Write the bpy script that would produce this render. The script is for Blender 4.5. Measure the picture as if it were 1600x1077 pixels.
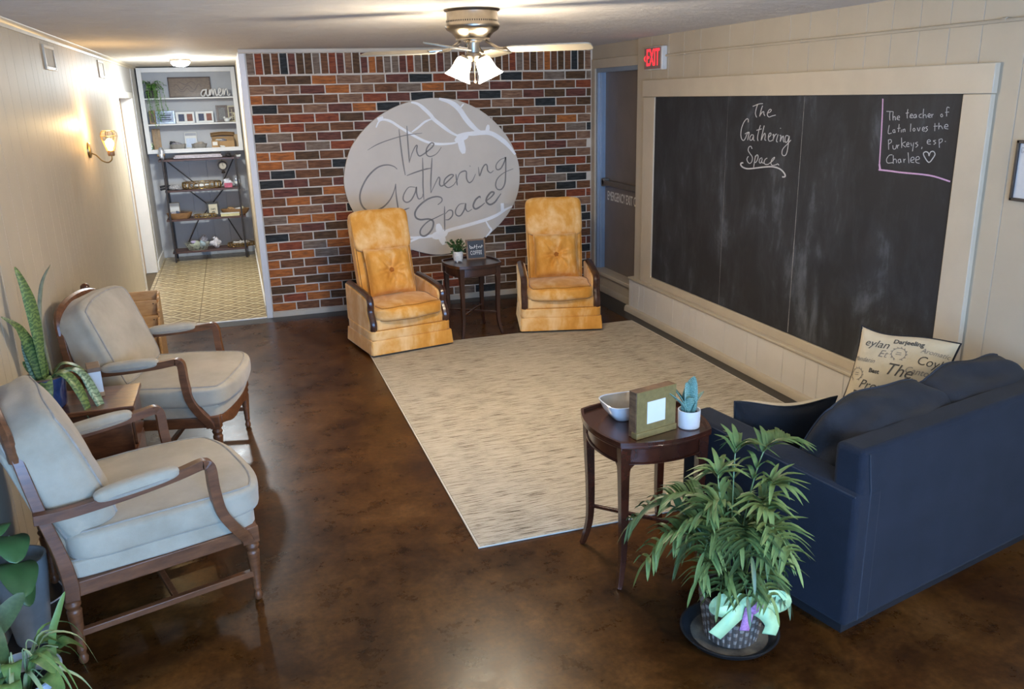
import bpy, bmesh, math, random
from mathutils import Matrix, Vector, Euler
import numpy as np
PI = math.pi
for o in list(bpy.data.objects): bpy.data.objects.remove(o, do_unlink=True)
scene = bpy.context.scene
COL = scene.collection
rnd = random.Random(7)

# ------------------------------------------------------------------ camera
CAM_H, YAW, PITCH, ROLL, FPX = 2.0066, .309, .2917, -.0256, 1304.745
def cam_axes():
    cy, sy, cp, sp = math.cos(YAW), math.sin(YAW), math.cos(PITCH), math.sin(PITCH)
    f = Vector((sy*cp, cy*cp, -sp)); r = Vector((cy, -sy, 0)); u = r.cross(f)
    c, s = math.cos(ROLL), math.sin(ROLL)
    return c*r+s*u, -s*r+c*u, f
CR, CU, CF = cam_axes()
cd = bpy.data.cameras.new('camera'); cam = bpy.data.objects.new('camera', cd); COL.objects.link(cam)
cd.sensor_width = 36; cd.lens = FPX/1600*36; cd.clip_start = .05; cd.clip_end = 100
m = Matrix((CR, CU, -CF)).transposed().to_4x4(); m.translation = (0, 0, CAM_H); cam.matrix_world = m
scene.camera = cam
def ray(px, py): return CR*((px-800)/FPX) + CU*(-(py-538.5)/FPX) + CF
def on_y(px, py, y):
    d = ray(px, py); t = y/d.y; return Vector((0, 0, CAM_H)) + d*t
def on_x(px, py, x):
    d = ray(px, py); t = x/d.x; return Vector((0, 0, CAM_H)) + d*t
def on_z(px, py, z):
    d = ray(px, py); t = (z-CAM_H)/d.z; return Vector((0, 0, CAM_H)) + d*t

# ------------------------------------------------------------------ world, daylight, exposure
w = bpy.data.worlds.new('world'); scene.world = w; w.use_nodes = True
bg = w.node_tree.nodes['Background']; bg.inputs[0].default_value = (.45, .65, 1, 1); bg.inputs[1].default_value = .8
def area(name, loc, rot, sx, sy, power, col):
    l = bpy.data.lights.new(name, 'AREA'); l.shape = 'RECTANGLE'; l.size = sx; l.size_y = sy; l.energy = power; l.color = col
    o = bpy.data.objects.new(name, l); COL.objects.link(o); o.location = loc; o.rotation_euler = rot; return o
def point(name, loc, power, col, r=.04):
    l = bpy.data.lights.new(name, 'POINT'); l.energy = power; l.color = col; l.shadow_soft_size = r
    o = bpy.data.objects.new(name, l); COL.objects.link(o); o.location = loc; return o
# daylight entering through the shop windows behind the camera
for k, x in enumerate((-.15, 1.25)):
    area('window_daylight', (x, -1.78, 1.32), (PI/2, 0, 0), 1.2, 1.9, 130, (.24, .51, 1))
scene.view_settings.view_transform = 'Standard'; scene.view_settings.look = 'None'
scene.view_settings.gamma = 1; scene.view_settings.use_curve_mapping = False
scene.view_settings.exposure = .78

# ------------------------------------------------------------------ materials
def lin(c):
    if isinstance(c, str):
        c = c.lstrip('#'); c = [int(c[i:i+2], 16)/255 for i in (0, 2, 4)]
    return tuple((x/12.92 if x <= .04045 else ((x+.055)/1.055)**2.4) for x in c[:3])
MATS = {}
def nodes_of(name):
    m = bpy.data.materials.new(name); m.use_nodes = True; nt = m.node_tree
    return m, nt, nt.nodes['Principled BSDF']
def tex(nt, kind, scale=5, stretch=(1, 1, 1), coord='Object', **kw):
    tc = nt.nodes.new('ShaderNodeTexCoord'); mp = nt.nodes.new('ShaderNodeMapping'); mp.inputs['Scale'].default_value = stretch
    nt.links.new(tc.outputs[coord], mp.inputs['Vector'])
    t = nt.nodes.new('ShaderNodeTex'+kind)
    if 'Scale' in t.inputs: t.inputs['Scale'].default_value = scale
    for k, v in kw.items():
        if k in t.inputs: t.inputs[k].default_value = v
    nt.links.new(mp.outputs[0], t.inputs['Vector']); return t
def ramp(nt, src, stops):
    r = nt.nodes.new('ShaderNodeValToRGB'); e = r.color_ramp.elements
    while len(e) < len(stops): e.new(.5)
    for el, (p, c) in zip(e, stops): el.position = p; el.color = (*c, 1)
    nt.links.new(src, r.inputs[0]); return r.outputs[0]
def bump(nt, b, src, strength=.2, dist=.01):
    n = nt.nodes.new('ShaderNodeBump'); n.inputs['Strength'].default_value = strength; n.inputs['Distance'].default_value = dist
    nt.links.new(src, n.inputs['Height']); nt.links.new(n.outputs[0], b.inputs['Normal'])
def mat(name, col, rough=.5, var=.12, scale=8, stretch=(1, 1, 1), metal=0, bmp=0, bscale=None, spec=None, coat=0, col2=None, detail=4, sheen=0, trans=0):
    if name in MATS: return MATS[name]
    m, nt, b = nodes_of(name); c = lin(col)
    n = tex(nt, 'Noise', scale, stretch, Detail=detail, Roughness=.6)
    lo = lin(col2) if col2 else tuple(x*(1-var) for x in c); hi = c if col2 else tuple(min(1, x*(1+var)) for x in c)
    nt.links.new(ramp(nt, n.outputs['Fac'], [(.3, lo), (.7, hi)]), b.inputs['Base Color'])
    b.inputs['Roughness'].default_value = rough; b.inputs['Metallic'].default_value = metal
    if spec is not None: b.inputs['Specular IOR Level'].default_value = spec
    if coat: b.inputs['Coat Weight'].default_value = coat; b.inputs['Coat Roughness'].default_value = .12
    if sheen: b.inputs['Sheen Weight'].default_value = sheen; b.inputs['Sheen Roughness'].default_value = .4
    if trans: b.inputs['Transmission Weight'].default_value = trans
    if bmp:
        n2 = tex(nt, 'Noise', bscale or scale*4, stretch, Detail=3); bump(nt, b, n2.outputs['Fac'], bmp)
    MATS[name] = m; return m
def emit(name, col, strength, rough=.4):
    if name in MATS: return MATS[name]
    m, nt, b = nodes_of(name); b.inputs['Base Color'].default_value = (*lin(col), 1); b.inputs['Roughness'].default_value = rough
    b.inputs['Emission Color'].default_value = (*lin(col), 1); b.inputs['Emission Strength'].default_value = strength
    MATS[name] = m; return m
def glass(name, col='#ffffff', opacity=.12, rough=.05):
    if name in MATS: return MATS[name]
    m, nt, b = nodes_of(name); t = nt.nodes.new('ShaderNodeBsdfTransparent'); g = nt.nodes.new('ShaderNodeBsdfGlossy')
    g.inputs['Roughness'].default_value = rough; g.inputs['Color'].default_value = (*lin(col), 1)
    x = nt.nodes.new('ShaderNodeMixShader'); x.inputs[0].default_value = opacity
    nt.links.new(t.outputs[0], x.inputs[1]); nt.links.new(g.outputs[0], x.inputs[2])
    nt.links.new(x.outputs[0], nt.nodes['Material Output'].inputs['Surface']); MATS[name] = m; return m
def wood(name, dark, light, rough=.35, stretch=(2, 18, 18), coat=.2):
    if name in MATS: return MATS[name]
    m, nt, b = nodes_of(name)
    n = tex(nt, 'Noise', 3.0, stretch, Detail=6, Roughness=.65)
    nt.links.new(ramp(nt, n.outputs['Fac'], [(.3, lin(dark)), (.7, lin(light))]), b.inputs['Base Color'])
    b.inputs['Roughness'].default_value = rough; b.inputs['Coat Weight'].default_value = coat; b.inputs['Coat Roughness'].default_value = .2
    bump(nt, b, n.outputs['Fac'], .05, .003); MATS[name] = m; return m
def fabric(name, col, col2, rough=.9, sheen=.3, scale=4, weave=900, bmp=.25, lo=.35, hi=.65):
    if name in MATS: return MATS[name]
    m, nt, b = nodes_of(name)
    n = tex(nt, 'Noise', scale, Detail=5, Roughness=.6)
    nt.links.new(ramp(nt, n.outputs['Fac'], [(lo, lin(col2)), (hi, lin(col))]), b.inputs['Base Color'])
    b.inputs['Roughness'].default_value = rough; b.inputs['Sheen Weight'].default_value = sheen; b.inputs['Sheen Roughness'].default_value = .5
    b.inputs['Specular IOR Level'].default_value = .2
    n2 = tex(nt, 'Noise', weave*.6, Detail=3); bump(nt, b, n2.outputs['Fac'], bmp*1.6, .003); MATS[name] = m; return m

# ------------------------------------------------------------------ mesh builder
class MB:
    def __init__(s): s.v = []; s.f = []
    def add(s, vs, fs):
        n = len(s.v); s.v += [tuple(v) for v in vs]; s.f += [tuple(i+n for i in f) for f in fs]; return s
    def box(s, x0, x1, y0, y1, z0, z1):
        return s.add([(x0, y0, z0), (x1, y0, z0), (x1, y1, z0), (x0, y1, z0), (x0, y0, z1), (x1, y0, z1), (x1, y1, z1), (x0, y1, z1)],
                     [(0, 3, 2, 1), (4, 5, 6, 7), (0, 1, 5, 4), (1, 2, 6, 5), (2, 3, 7, 6), (3, 0, 4, 7)])
    def prism(s, poly, a0, a1, axis='z'):
        n = len(poly)
        def P(u, v, a): return {'z': (u, v, a), 'y': (u, a, v), 'x': (a, u, v)}[axis]
        vs = [P(u, v, a0) for u, v in poly] + [P(u, v, a1) for u, v in poly]
        fs = [tuple(range(n-1, -1, -1)), tuple(range(n, 2*n))] + [(i, (i+1) % n, n+(i+1) % n, n+i) for i in range(n)]
        return s.add(vs, fs)
    def lathe(s, prof, n=24, c=(0, 0, 0), caps=True):
        vs = []; fs = []
        for r, z in prof:
            for k in range(n):
                a = 2*PI*k/n; vs.append((c[0]+r*math.cos(a), c[1]+r*math.sin(a), c[2]+z))
        for i in range(len(prof)-1):
            for k in range(n):
                fs.append((i*n+k, i*n+(k+1) % n, (i+1)*n+(k+1) % n, (i+1)*n+k))
        if caps:
            fs.append(tuple(range(n-1, -1, -1))); fs.append(tuple(range((len(prof)-1)*n, len(prof)*n)))
        return s.add(vs, fs)
    def tube(s, path, r, n=8, caps=True, closed=False, flat=1.0, up=None):
        path = [Vector(p) for p in path]; N = len(path); rs = r if isinstance(r, (list, tuple)) else [r]*N
        vs = []; fs = []; prev = None
        for i, p in enumerate(path):
            if closed: t = path[(i+1) % N]-path[i-1]
            else: t = path[min(i+1, N-1)]-path[max(i-1, 0)]
            t.normalize()
            if up is not None: a = Vector(up) - t*t.dot(Vector(up))
            elif prev is None:
                a = Vector((0, 0, 1)) if abs(t.z) < .9 else Vector((1, 0, 0)); a = a - t*t.dot(a)
            else: a = prev - t*t.dot(prev)
            a.normalize(); prev = a; b = t.cross(a)
            for k in range(n):
                an = 2*PI*k/n + (PI/4 if n == 4 else 0); q = p + a*(rs[i]*math.cos(an)*flat) + b*(rs[i]*math.sin(an)); vs.append(q)
        M = N if closed else N-1
        for i in range(M):
            for k in range(n):
                j = (i+1) % N; fs.append((i*n+k, i*n+(k+1) % n, j*n+(k+1) % n, j*n+k))
        if caps and not closed:
            fs.append(tuple(range(n-1, -1, -1))); fs.append(tuple(range((N-1)*n, N*n)))
        return s.add(vs, fs)
    def grid(s, fn, nu, nv, cu=False, cv=False):
        U = nu if cu else nu+1; V = nv if cv else nv+1
        vs = [fn(i/nu, j/nv) for i in range(U) for j in range(V)]
        fs = []
        for i in range(nu):
            for j in range(nv):
                a, b = i % U, (i+1) % U; c, d = j % V, (j+1) % V
                fs.append((a*V+c, b*V+c, b*V+d, a*V+d))
        return s.add(vs, fs)
    def xf(s, M):
        s.v = [tuple(M @ Vector(v)) for v in s.v]; return s
    def mesh(s, name, smooth=True, angle=40):
        me = bpy.data.meshes.new(name); me.from_pydata(s.v, [], s.f)
        if smooth:
            me.polygons.foreach_set('use_smooth', [True]*len(me.polygons)); me.set_sharp_from_angle(angle=math.radians(angle))
        me.update(); return me
    def build(s, name, m, parent=None, smooth=True, bevel=0, seg=2, angle=40, recalc=False):
        me = s.mesh(name, smooth, angle)
        if recalc:
            b = bmesh.new(); b.from_mesh(me); bmesh.ops.recalc_face_normals(b, faces=b.faces); b.to_mesh(me); b.free()
        return put(name, me, m, parent, bevel, seg)
def put(name, me, m, parent=None, bevel=0, seg=2):
    o = bpy.data.objects.new(name, me); COL.objects.link(o)
    if m is not None and not me.materials: me.materials.append(m)
    if parent: o.parent = parent
    if bevel:
        b = o.modifiers.new('bevel', 'BEVEL'); b.width = bevel; b.segments = seg; b.limit_method = 'ANGLE'; b.angle_limit = math.radians(35)
    return o
def thing(name, label, cat, loc=(0, 0, 0), rz=0, group=None):
    o = bpy.data.objects.new(name, None); COL.objects.link(o); o.empty_display_size = .05
    o.location = loc; o.rotation_euler = (0, 0, rz); return tag(o, label, cat, group)
def tag(o, label, cat, group=None):
    o['label'] = label; o['category'] = cat
    if group: o['group'] = group
    return o
def struct(o, label=None):
    o['kind'] = 'structure'
    if label: o['label'] = label
    return o
def box(name, m, x0, x1, y0, y1, z0, z1, parent=None, bevel=0): return MB().box(x0, x1, y0, y1, z0, z1).build(name, m, parent, bevel=bevel)
def dup(root, label, loc=None, rz=None):
    r = root.copy(); COL.objects.link(r); r['label'] = label
    if loc is not None: r.location = loc
    if rz is not None: r.rotation_euler = (0, 0, rz)
    for ch in root.children:
        c = ch.copy(); COL.objects.link(c); c.parent = r
        for g in ch.children:
            d = g.copy(); COL.objects.link(d); d.parent = c
    return r
def spline(pts, n=6, closed=False):
    P = [Vector(p) for p in pts]; N = len(P); out = []
    if N < 3 and not closed: return P
    for i in range(N if closed else N-1):
        if closed: a, b, c, d = P[i-1], P[i], P[(i+1) % N], P[(i+2) % N]
        else: a, b, c, d = P[max(i-1, 0)], P[i], P[i+1], P[min(i+2, N-1)]
        for k in range(n):
            t = k/n
            out.append(.5*((2*b)+(c-a)*t+(2*a-5*b+4*c-d)*t*t+(3*b-a-3*c+d)*t**3))
    if not closed: out.append(P[-1])
    return out
def interp(xs, ys, x):
    return float(np.interp(x, xs, ys))
def cube_pts(n):
    """verts/faces of a cube surface on [-1,1]^3, n cells a side, shared edges"""
    idx = {}; vs = []; fs = []
    def V(i, j, k):
        if (i, j, k) not in idx: idx[(i, j, k)] = len(vs); vs.append((2*i/n-1, 2*j/n-1, 2*k/n-1))
        return idx[(i, j, k)]
    for i in range(n):
        for j in range(n):
            fs.append((V(i, j, 0), V(i, j+1, 0), V(i+1, j+1, 0), V(i+1, j, 0)))
            fs.append((V(i, j, n), V(i+1, j, n), V(i+1, j+1, n), V(i, j+1, n)))
            fs.append((V(i, 0, j), V(i+1, 0, j), V(i+1, 0, j+1), V(i, 0, j+1)))
            fs.append((V(i, n, j), V(i, n, j+1), V(i+1, n, j+1), V(i+1, n, j)))
            fs.append((V(0, i, j), V(0, i, j+1), V(0, i+1, j+1), V(0, i+1, j)))
            fs.append((V(n, i, j), V(n, i+1, j), V(n, i+1, j+1), V(n, i, j+1)))
    return vs, fs
def cushion(name, m, dims, parent, k=8, crown=(0, 0, 0), deform=None, pipe=None, pipe_m=None, pipe_axis=2, n=16, wr=0, seed=0, pr=.005, M=None, ends=(1, -1)):
    """boxy stuffed cushion; crown=(x,y,z) bulge of each pair of faces; piping along the edge loops of one axis as a sub-part"""
    r = random.Random(seed); ph = [r.uniform(0, 6) for _ in range(6)]
    def mp(p):
        p = Vector(p); mx = max(abs(p.x), abs(p.y), abs(p.z)); q = p
        nk = (abs(p.x)**k+abs(p.y)**k+abs(p.z)**k)**(1/k); q = p*(mx/nk)
        s = [q.x*dims[0]/2, q.y*dims[1]/2, q.z*dims[2]/2]
        a = [1-q.x*q.x, 1-q.y*q.y, 1-q.z*q.z]; a = [max(0, x) for x in a]
        for ax in range(3):
            o1, o2 = [i for i in range(3) if i != ax]
            s[ax] += crown[ax]*(q[ax])*(a[o1]*a[o2])**.6
        if wr:
            s[2] += wr*(math.sin(q.x*5+ph[0]+2*math.sin(q.y*3+ph[1]))+.6*math.sin(q.y*7+ph[2]+q.x*3))*.5*(.3+.7*abs(q.z))
            s[0] += wr*.6*math.sin(q.y*6+ph[3]+q.z*2); s[1] += wr*.6*math.sin(q.x*6+ph[4]+q.z*2)
        v = Vector(s)
        if deform: v = Vector(deform(v))
        return M @ v if M is not None else v
    vs, fs = cube_pts(n)
    o = MB().add([mp(v) for v in vs], fs).build(name, m, parent, angle=80)
    if pipe:
        for sg in ends:
            loop = []
            for e in range(4):
                for i in range(n):
                    t = 2*i/n-1; u, v = [(t, -1), (1, t), (-t, 1), (-1, -t)][e]
                    p = [0, 0, 0]; o1, o2 = [i2 for i2 in range(3) if i2 != pipe_axis]; p[o1] = u; p[o2] = v; p[pipe_axis] = sg*.999
                    loop.append(mp(p)*1.0)
            MB().tube(loop, pr, 6, closed=True).build('piping', pipe_m or m, o)
    return o
def ribbon(strokes, width, place, taper=True, n=5, lift=None):
    """flat painted strokes: list of 2-D point lists -> strips; place(u,v) gives the 3-D point"""
    mb = MB()
    for si, st in enumerate(strokes):
        wd = width
        if isinstance(st, tuple): st, wd = st
        P = spline([(p[0], p[1], 0) for p in st], n) if len(st) > 2 else [Vector((*p, 0)) for p in st]
        N = len(P); vs = []
        for i, p in enumerate(P):
            t = (P[min(i+1, N-1)]-P[max(i-1, 0)]); t = t.normalized() if t.length else Vector((1, 0, 0))
            nn = Vector((-t.y, t.x, 0)); k = i/(N-1)
            ww = wd/2*(min(1, .45+2.2*min(k, 1-k)) if taper else 1)
            vs += [place(*(p+nn*ww).xy), place(*(p-nn*ww).xy)]
        if lift: vs = [Vector(v)+Vector(lift)*si for v in vs]
        mb.add(vs, [(2*i, 2*i+1, 2*i+3, 2*i+2) for i in range(N-1)])
    return mb
def text_mesh(body, size, shear=0, bold=0, align='CENTER', extrude=0, spacing=1):
    cu = bpy.data.curves.new('t', 'FONT'); cu.body = body; cu.size = size; cu.shear = shear; cu.offset = bold; cu.extrude = extrude
    cu.align_x = align; cu.align_y = 'CENTER'; cu.space_character = spacing; cu.resolution_u = 3
    o = bpy.data.objects.new('t', cu); COL.objects.link(o); dg = bpy.context.evaluated_depsgraph_get()
    me = bpy.data.meshes.new_from_object(o.evaluated_get(dg)); me.materials.clear()
    bpy.data.objects.remove(o); bpy.data.curves.remove(cu); return me
def place_text(name, body, size, M, m, parent, **kw):
    me = text_mesh(body, size, **kw); me.transform(M); return put(name, me, m, parent)
def frame_matrix(origin, xa, ya):
    xa = Vector(xa).normalized(); ya = Vector(ya).normalized(); za = xa.cross(ya)
    M = Matrix((xa, ya, za)).transposed().to_4x4(); M.translation = origin; return M

# ================================================================== the setting
XL, XB, XD, YB, YH, YF, ZC = -1.06, 3.46, 3.51, 8.12, 12.06, -1.62, 2.44   # left wall, board wall, door wall, brick wall, hall end, shop front, ceiling
def floor_mat():
    m, nt, b = nodes_of('stained_concrete')
    n1 = tex(nt, 'Noise', 1.5, Detail=9, Roughness=.68, Distortion=.35); n2 = tex(nt, 'Noise', 38, Detail=5, Roughness=.7); n3 = tex(nt, 'Noise', 5.5, Detail=8, Roughness=.7, Distortion=.15)
    c1 = ramp(nt, n1.outputs['Fac'], [(.28, lin('#251407')), (.42, lin('#3f240c')), (.55, lin('#563615')), (.74, lin('#724e2a'))])
    c3 = ramp(nt, n3.outputs['Fac'], [(.32, (.55, .50, .46)), (.50, (.9, .88, .86)), (.68, (1.2, 1.17, 1.13))])
    c2 = ramp(nt, n2.outputs['Fac'], [(.3, (.58, .55, .52)), (.7, (1.2, 1.2, 1.2))])
    prev = c1
    for c in (c3, c2):
        x = nt.nodes.new('ShaderNodeMix'); x.data_type = 'RGBA'; x.blend_type = 'MULTIPLY'; x.inputs[0].default_value = 1
        nt.links.new(prev, x.inputs[6]); nt.links.new(c, x.inputs[7]); prev = x.outputs[2]
    nt.links.new(prev, b.inputs['Base Color'])
    r = ramp(nt, n3.outputs['Fac'], [(.3, (.24,)*3), (.7, (.36,)*3)]); nt.links.new(r, b.inputs['Roughness'])
    b.inputs['Specular IOR Level'].default_value = .2
    bump(nt, b, n2.outputs['Fac'], .06, .003); return m
m_floor = floor_mat()
m_black = mat('black_floor_paint', '#2b2927', .38, .2, 6)
m_wall = mat('beige_gloss_paint', '#b9ac97', .5, .05, 3, bmp=.05, bscale=30, spec=.22)
m_wallr = mat('beige_wall_paint', '#b5a892', .5, .05, 3, bmp=.04, bscale=40)
m_trim = mat('beige_trim_paint', '#bdb09a', .42, .05, 5, bmp=.03, bscale=60)
m_white = mat('white_trim_paint', '#d9d6d0', .4, .04, 6)
m_grey = mat('grey_hall_paint', '#b3b1af', .5, .05, 3)
def ceil_mat():
    m, nt, b = nodes_of('swirled_plaster'); b.inputs['Roughness'].default_value = .75; b.inputs['Specular IOR Level'].default_value = .25
    b.inputs['Base Color'].default_value = (*lin('#e4ddd4'), 1)
    n = tex(nt, 'Noise', 6, (1.0, 2.6, 1), Detail=7, Roughness=.7, Distortion=2.2); bump(nt, b, n.outputs['Fac'], .9, .035); return m
m_ceil = ceil_mat()

struct(box('floor', m_floor, XL-.15, 4.1, YF-.2, YB+.01, -.1, 0), 'glossy brown stained concrete floor')
struct(box('ceiling', m_ceil, XL-.3, 4.1, YF-.2, YH+.2, ZC, ZC+.12), 'off-white swirl textured plaster ceiling')
# painted black border along the walls
for k, (a, b_, c, d) in enumerate(((XL, .14, 7.93, 8.12), (.14, 3.51, 7.93, 8.12), (3.26, 3.50, 2.2, 7.93), (XL, -.91, YF, 7.93))):
    struct(box('trim_%d' % (k+1), m_black, a, b_, c, d, 0, .0015), 'black painted border strip along the edge of the floor')

# --- left wall: vertical grooved boards
def boards(parent, m, axis_pos, y0, y1, z0, z1, seed, side, th=.012, widths=(.10, .15, .20, .25, .30)):
    r = random.Random(seed); y = y0
    while y < y1-.02:
        wd = min(r.choice(widths), y1-y)
        if y1-(y+wd) < .05: wd = y1-y
        a, b_ = y+.0005, y+wd-.0005; c = .002
        pr = [(axis_pos, a), (axis_pos+side*th*.5, a), (axis_pos+side*th, a+c), (axis_pos+side*th, b_-c), (axis_pos+side*th*.5, b_), (axis_pos, b_)]
        mb = MB().prism(pr, z0, z1, 'z'); mb.build('wall_board', m, parent, smooth=False, recalc=True); y += wd
wl = struct(box('wall_left', m_wall, XL-.15, XL-.012, YF, 9.62, 0, ZC), 'beige glossy grooved panel wall on the left')
boards(wl, m_wall, XL-.012, YF, 9.62, 0, ZC-.02, 3, 1,  widths=(.10, .13, .16, .20, .24))
wl2 = struct(box('wall_hall_left', m_grey, XL-.15, XL, 11.06, YH, 0, ZC), 'pale wall past the side doorway'); box('wall_board', m_grey, XL-.15, XL, 9.62, 11.06, 2.09, ZC, wl2)
box('wall_board', m_grey, XL-.002, XL+.008, 11.3, YH, .1, ZC, wl2)
struct(MB().prism([(XL, ZC), (XL+.035, ZC), (XL+.03, ZC-.012), (XL+.012, ZC-.022), (XL+.01, ZC-.04), (XL, ZC-.04)], YF, YH, 'y').build('trim_5', m_trim, recalc=True), 'slim crown moulding along the left wall')
struct(box('baseboard_left', m_trim, XL, XL+.012, YF, 9.60, 0, .085, bevel=.004)); struct(box('baseboard_hall', m_white, XL+.008, XL+.022, 11.13, YH, 0, .11, bevel=.004))
# side doorway in the left wall
dw = struct(MB().box(XL-.15, XL+.012, 9.60, 9.665, 0, 2.13).build('door_1', m_white, bevel=.003), 'side doorway with white frame in the left wall')
box('frame_head', m_white, XL-.15, XL+.012, 9.665, 11.02, 2.065, 2.13, dw, .003)
box('jamb', m_white, XL-.15, XL+.012, 11.0, 11.12, 0, 2.13, dw, .003)
box('door_leaf', wood('honey_door', '#8f6a35', '#b58d52', .4, (14, 14, 1.5)), XL-.155, XL-.115, 9.70, 10.98, .01, 2.06, dw, .003)
box('stop_strip', mat('dark_strip', '#6d5836', .5), XL-.115, XL-.10, 9.67, 9.70, .9, 2.0, dw)

# --- brick wall
def brick_mat(name, base, streak, dark):
    m, nt, b = nodes_of(name)
    tc = nt.nodes.new('ShaderNodeTexCoord'); oi = nt.nodes.new('ShaderNodeObjectInfo'); ad = nt.nodes.new('ShaderNodeVectorMath'); ad.operation = 'MULTIPLY_ADD'
    ad.inputs[1].default_value = (13, 13, 13)
    mul = nt.nodes.new('ShaderNodeVectorMath'); mul.operation = 'MULTIPLY'; mul.inputs[1].default_value = (1.2, 1, 7)
    nt.links.new(tc.outputs['Object'], mul.inputs[0]); nt.links.new(oi.outputs['Location'], ad.inputs[0]); nt.links.new(mul.outputs[0], ad.inputs[2])
    n = nt.nodes.new('ShaderNodeTexNoise'); n.inputs['Scale'].default_value = 9; n.inputs['Detail'].default_value = 6; n.inputs['Roughness'].default_value = .6
    nt.links.new(ad.outputs[0], n.inputs['Vector'])
    nt.links.new(ramp(nt, n.outputs['Fac'], [(.32, lin(dark)), (.5, lin(base)), (.68, lin(streak))]), b.inputs['Base Color'])
    b.inputs['Roughness'].default_value = .6; b.inputs['Specular IOR Level'].default_value = .12; bump(nt, b, n.outputs['Fac'], .1, .004); return m
BR = {'brown': brick_mat('brick_brown', '#704930', '#875d40', '#553a28'), 'umber': brick_mat('brick_umber', '#58402b', '#6b4f37', '#413122'),
      'orange': brick_mat('brick_orange', '#a5602f', '#bf7640', '#6f4a30'), 'red': brick_mat('brick_red', '#86452c', '#985638', '#5c3226'),
      'slate': brick_mat('brick_slate', '#313230', '#434543', '#242422'), 'taupe': brick_mat('brick_taupe', '#7a6756', '#8f7d6c', '#604f42'),
      'maroon': brick_mat('brick_maroon', '#693f33', '#7b4d3f', '#4b3027'), 'tan': brick_mat('brick_tan', '#86634a', '#9c7a60', '#65483a')}
m_mortar = mat('pale_mortar', '#d2c3ae', .6, .06, 20)
wb = struct(box('wall_back', m_mortar, .14, XD+.14, YB, YB+.14, 0, ZC), 'painted brick feature wall with pale mortar joints')
def brick_mesh(L, H, jig, name):
    r = random.Random(jig); j = lambda: r.uniform(-.0022, .0022); t = .006
    x, z = L/2, H/2; c = [(-x+j(), -z+j()), (x+j(), -z+j()), (x+j(), z+j()), (-x+j(), z+j())]
    mid = [(0, -z+j()), (0, z+j())]
    P = [c[0], mid[0], c[1], c[2], mid[1], c[3]]
    ins = [(p[0]*(1-.006/L), p[1]*(1-.004/H)) for p in P]
    vs = [(p[0], 0, p[1]) for p in P] + [(p[0], -t, p[1]) for p in ins]
    fs = [(6, 7, 10, 11), (7, 8, 9, 10)] + [(i, (i+1) % 6, 6+(i+1) % 6, 6+i) for i in range(6)]
    me = MB().add(vs, fs).mesh(name, smooth=False); me.materials.append(None); return me
LP, HP, Z0, Z1, NR = .2245, (2.214-.052)/26, .052, 2.214, 26
bm_full = [brick_mesh(LP-.011, HP-.011, k, 'brick') for k in range(4)]
bricks = []
for r_ in range(NR):
    z = Z0+HP*(r_+.5); x = .192 - (LP*.5 if r_ % 2 else 0) + rnd.uniform(-.008, .008)
    while x < 3.49:
        a, b_ = max(x, .192), min(x+LP, 3.497)
        if b_-a > .045: bricks.append((a, b_, z))
        x += LP
def in_oval(x, z, k=1): return ((x-1.845)/(.865*k))**2+((z-1.24)/(.745*k))**2 < 1
def pick(x, z):
    q = rnd.random(); warm_left = max(0, 1-(x-.19)/1.2) * (1 if z < 1.95 else .3)  # more orange bricks towards the left: warm lamplight put into the brick colours
    if q < .085: return 'slate'
    if q < .085+.30*warm_left+.04: return 'orange'
    q = rnd.random()
    return 'brown' if q < .30 else 'umber' if q < .52 else 'red' if q < .64 else 'maroon' if q < .76 else 'taupe' if q < .88 else 'tan'
hidden = []
def put_brick(me, x, z, m):
    o = bpy.data.objects.new('brick', me); COL.objects.link(o); o.parent = wb; o.location = (x, YB, z)
    o.material_slots[0].link = 'OBJECT'; o.material_slots[0].material = m
nsold = 46; sw = (3.497-.192)/nsold; sold = [brick_mesh(sw-.010, .178, 20+k, 'brick') for k in range(3)]
for k in range(nsold):
    c = pick(1.0, 2.3); put_brick(sold[k % 3], .192+sw*(k+.5), 2.313, BR['umber' if c == 'orange' and k % 3 else c])
cut = {}
count = nsold
def hid(a, b_, z):
    if in_oval(a, z, .97) and in_oval(b_, z, .97): return True
    if .83 < a and b_ < 1.42 and z < .95: return True        # behind the tall yellow chairs
    if 2.52 < a and b_ < 3.12 and z < 1.0: return True
    return False
vis = [b for b in bricks if not hid(*b)]; rest = [b for b in bricks if hid(*b)]
vis.sort(key=lambda b: -(b[1]-b[0])); rest += vis[300-nsold:]; vis = vis[:300-nsold]
for a, b_, z in vis:
    L = b_-a
    if L > LP-.004: me = bm_full[rnd.randrange(4)]
    else:
        kk = round(L, 2)
        if kk not in cut: cut[kk] = brick_mesh(kk-.011, HP-.011, int(kk*100), 'brick')
        me = cut[kk]
    put_brick(me, (a+b_)/2, z, BR[pick((a+b_)/2, z)])
keys = list(BR); mbs = MB(); mi = []
for a, b_, z in rest:
    t = .006; mbs.box(a+.005, b_-.005, YB-t, YB, z-HP/2+.005, z+HP/2-.005); mi += [keys.index(pick((a+b_)/2, z))]*6
me = mbs.mesh('brick', False)
for k in keys: me.materials.append(BR[k])
me.polygons.foreach_set('material_index', mi); o = put('brick_rest', me, None, wb); o['kind'] = 'stuff'; o['label'] = 'bricks mostly covered by the oval sign and chairs'
struct(box('trim_6', m_trim, .132, 3.51, YB-.018, YB, 2.405, ZC, bevel=.004), 'pale top trim over the brick wall')
struct(box('trim_7', m_white, .132, .188, YB-.016, YB+.14, 0, 2.405, bevel=.004), 'white corner trim at the left end of the brick wall')
struct(box('baseboard_back', m_trim, .188, 3.49, YB-.016, YB, 0, .052, bevel=.004))

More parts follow.
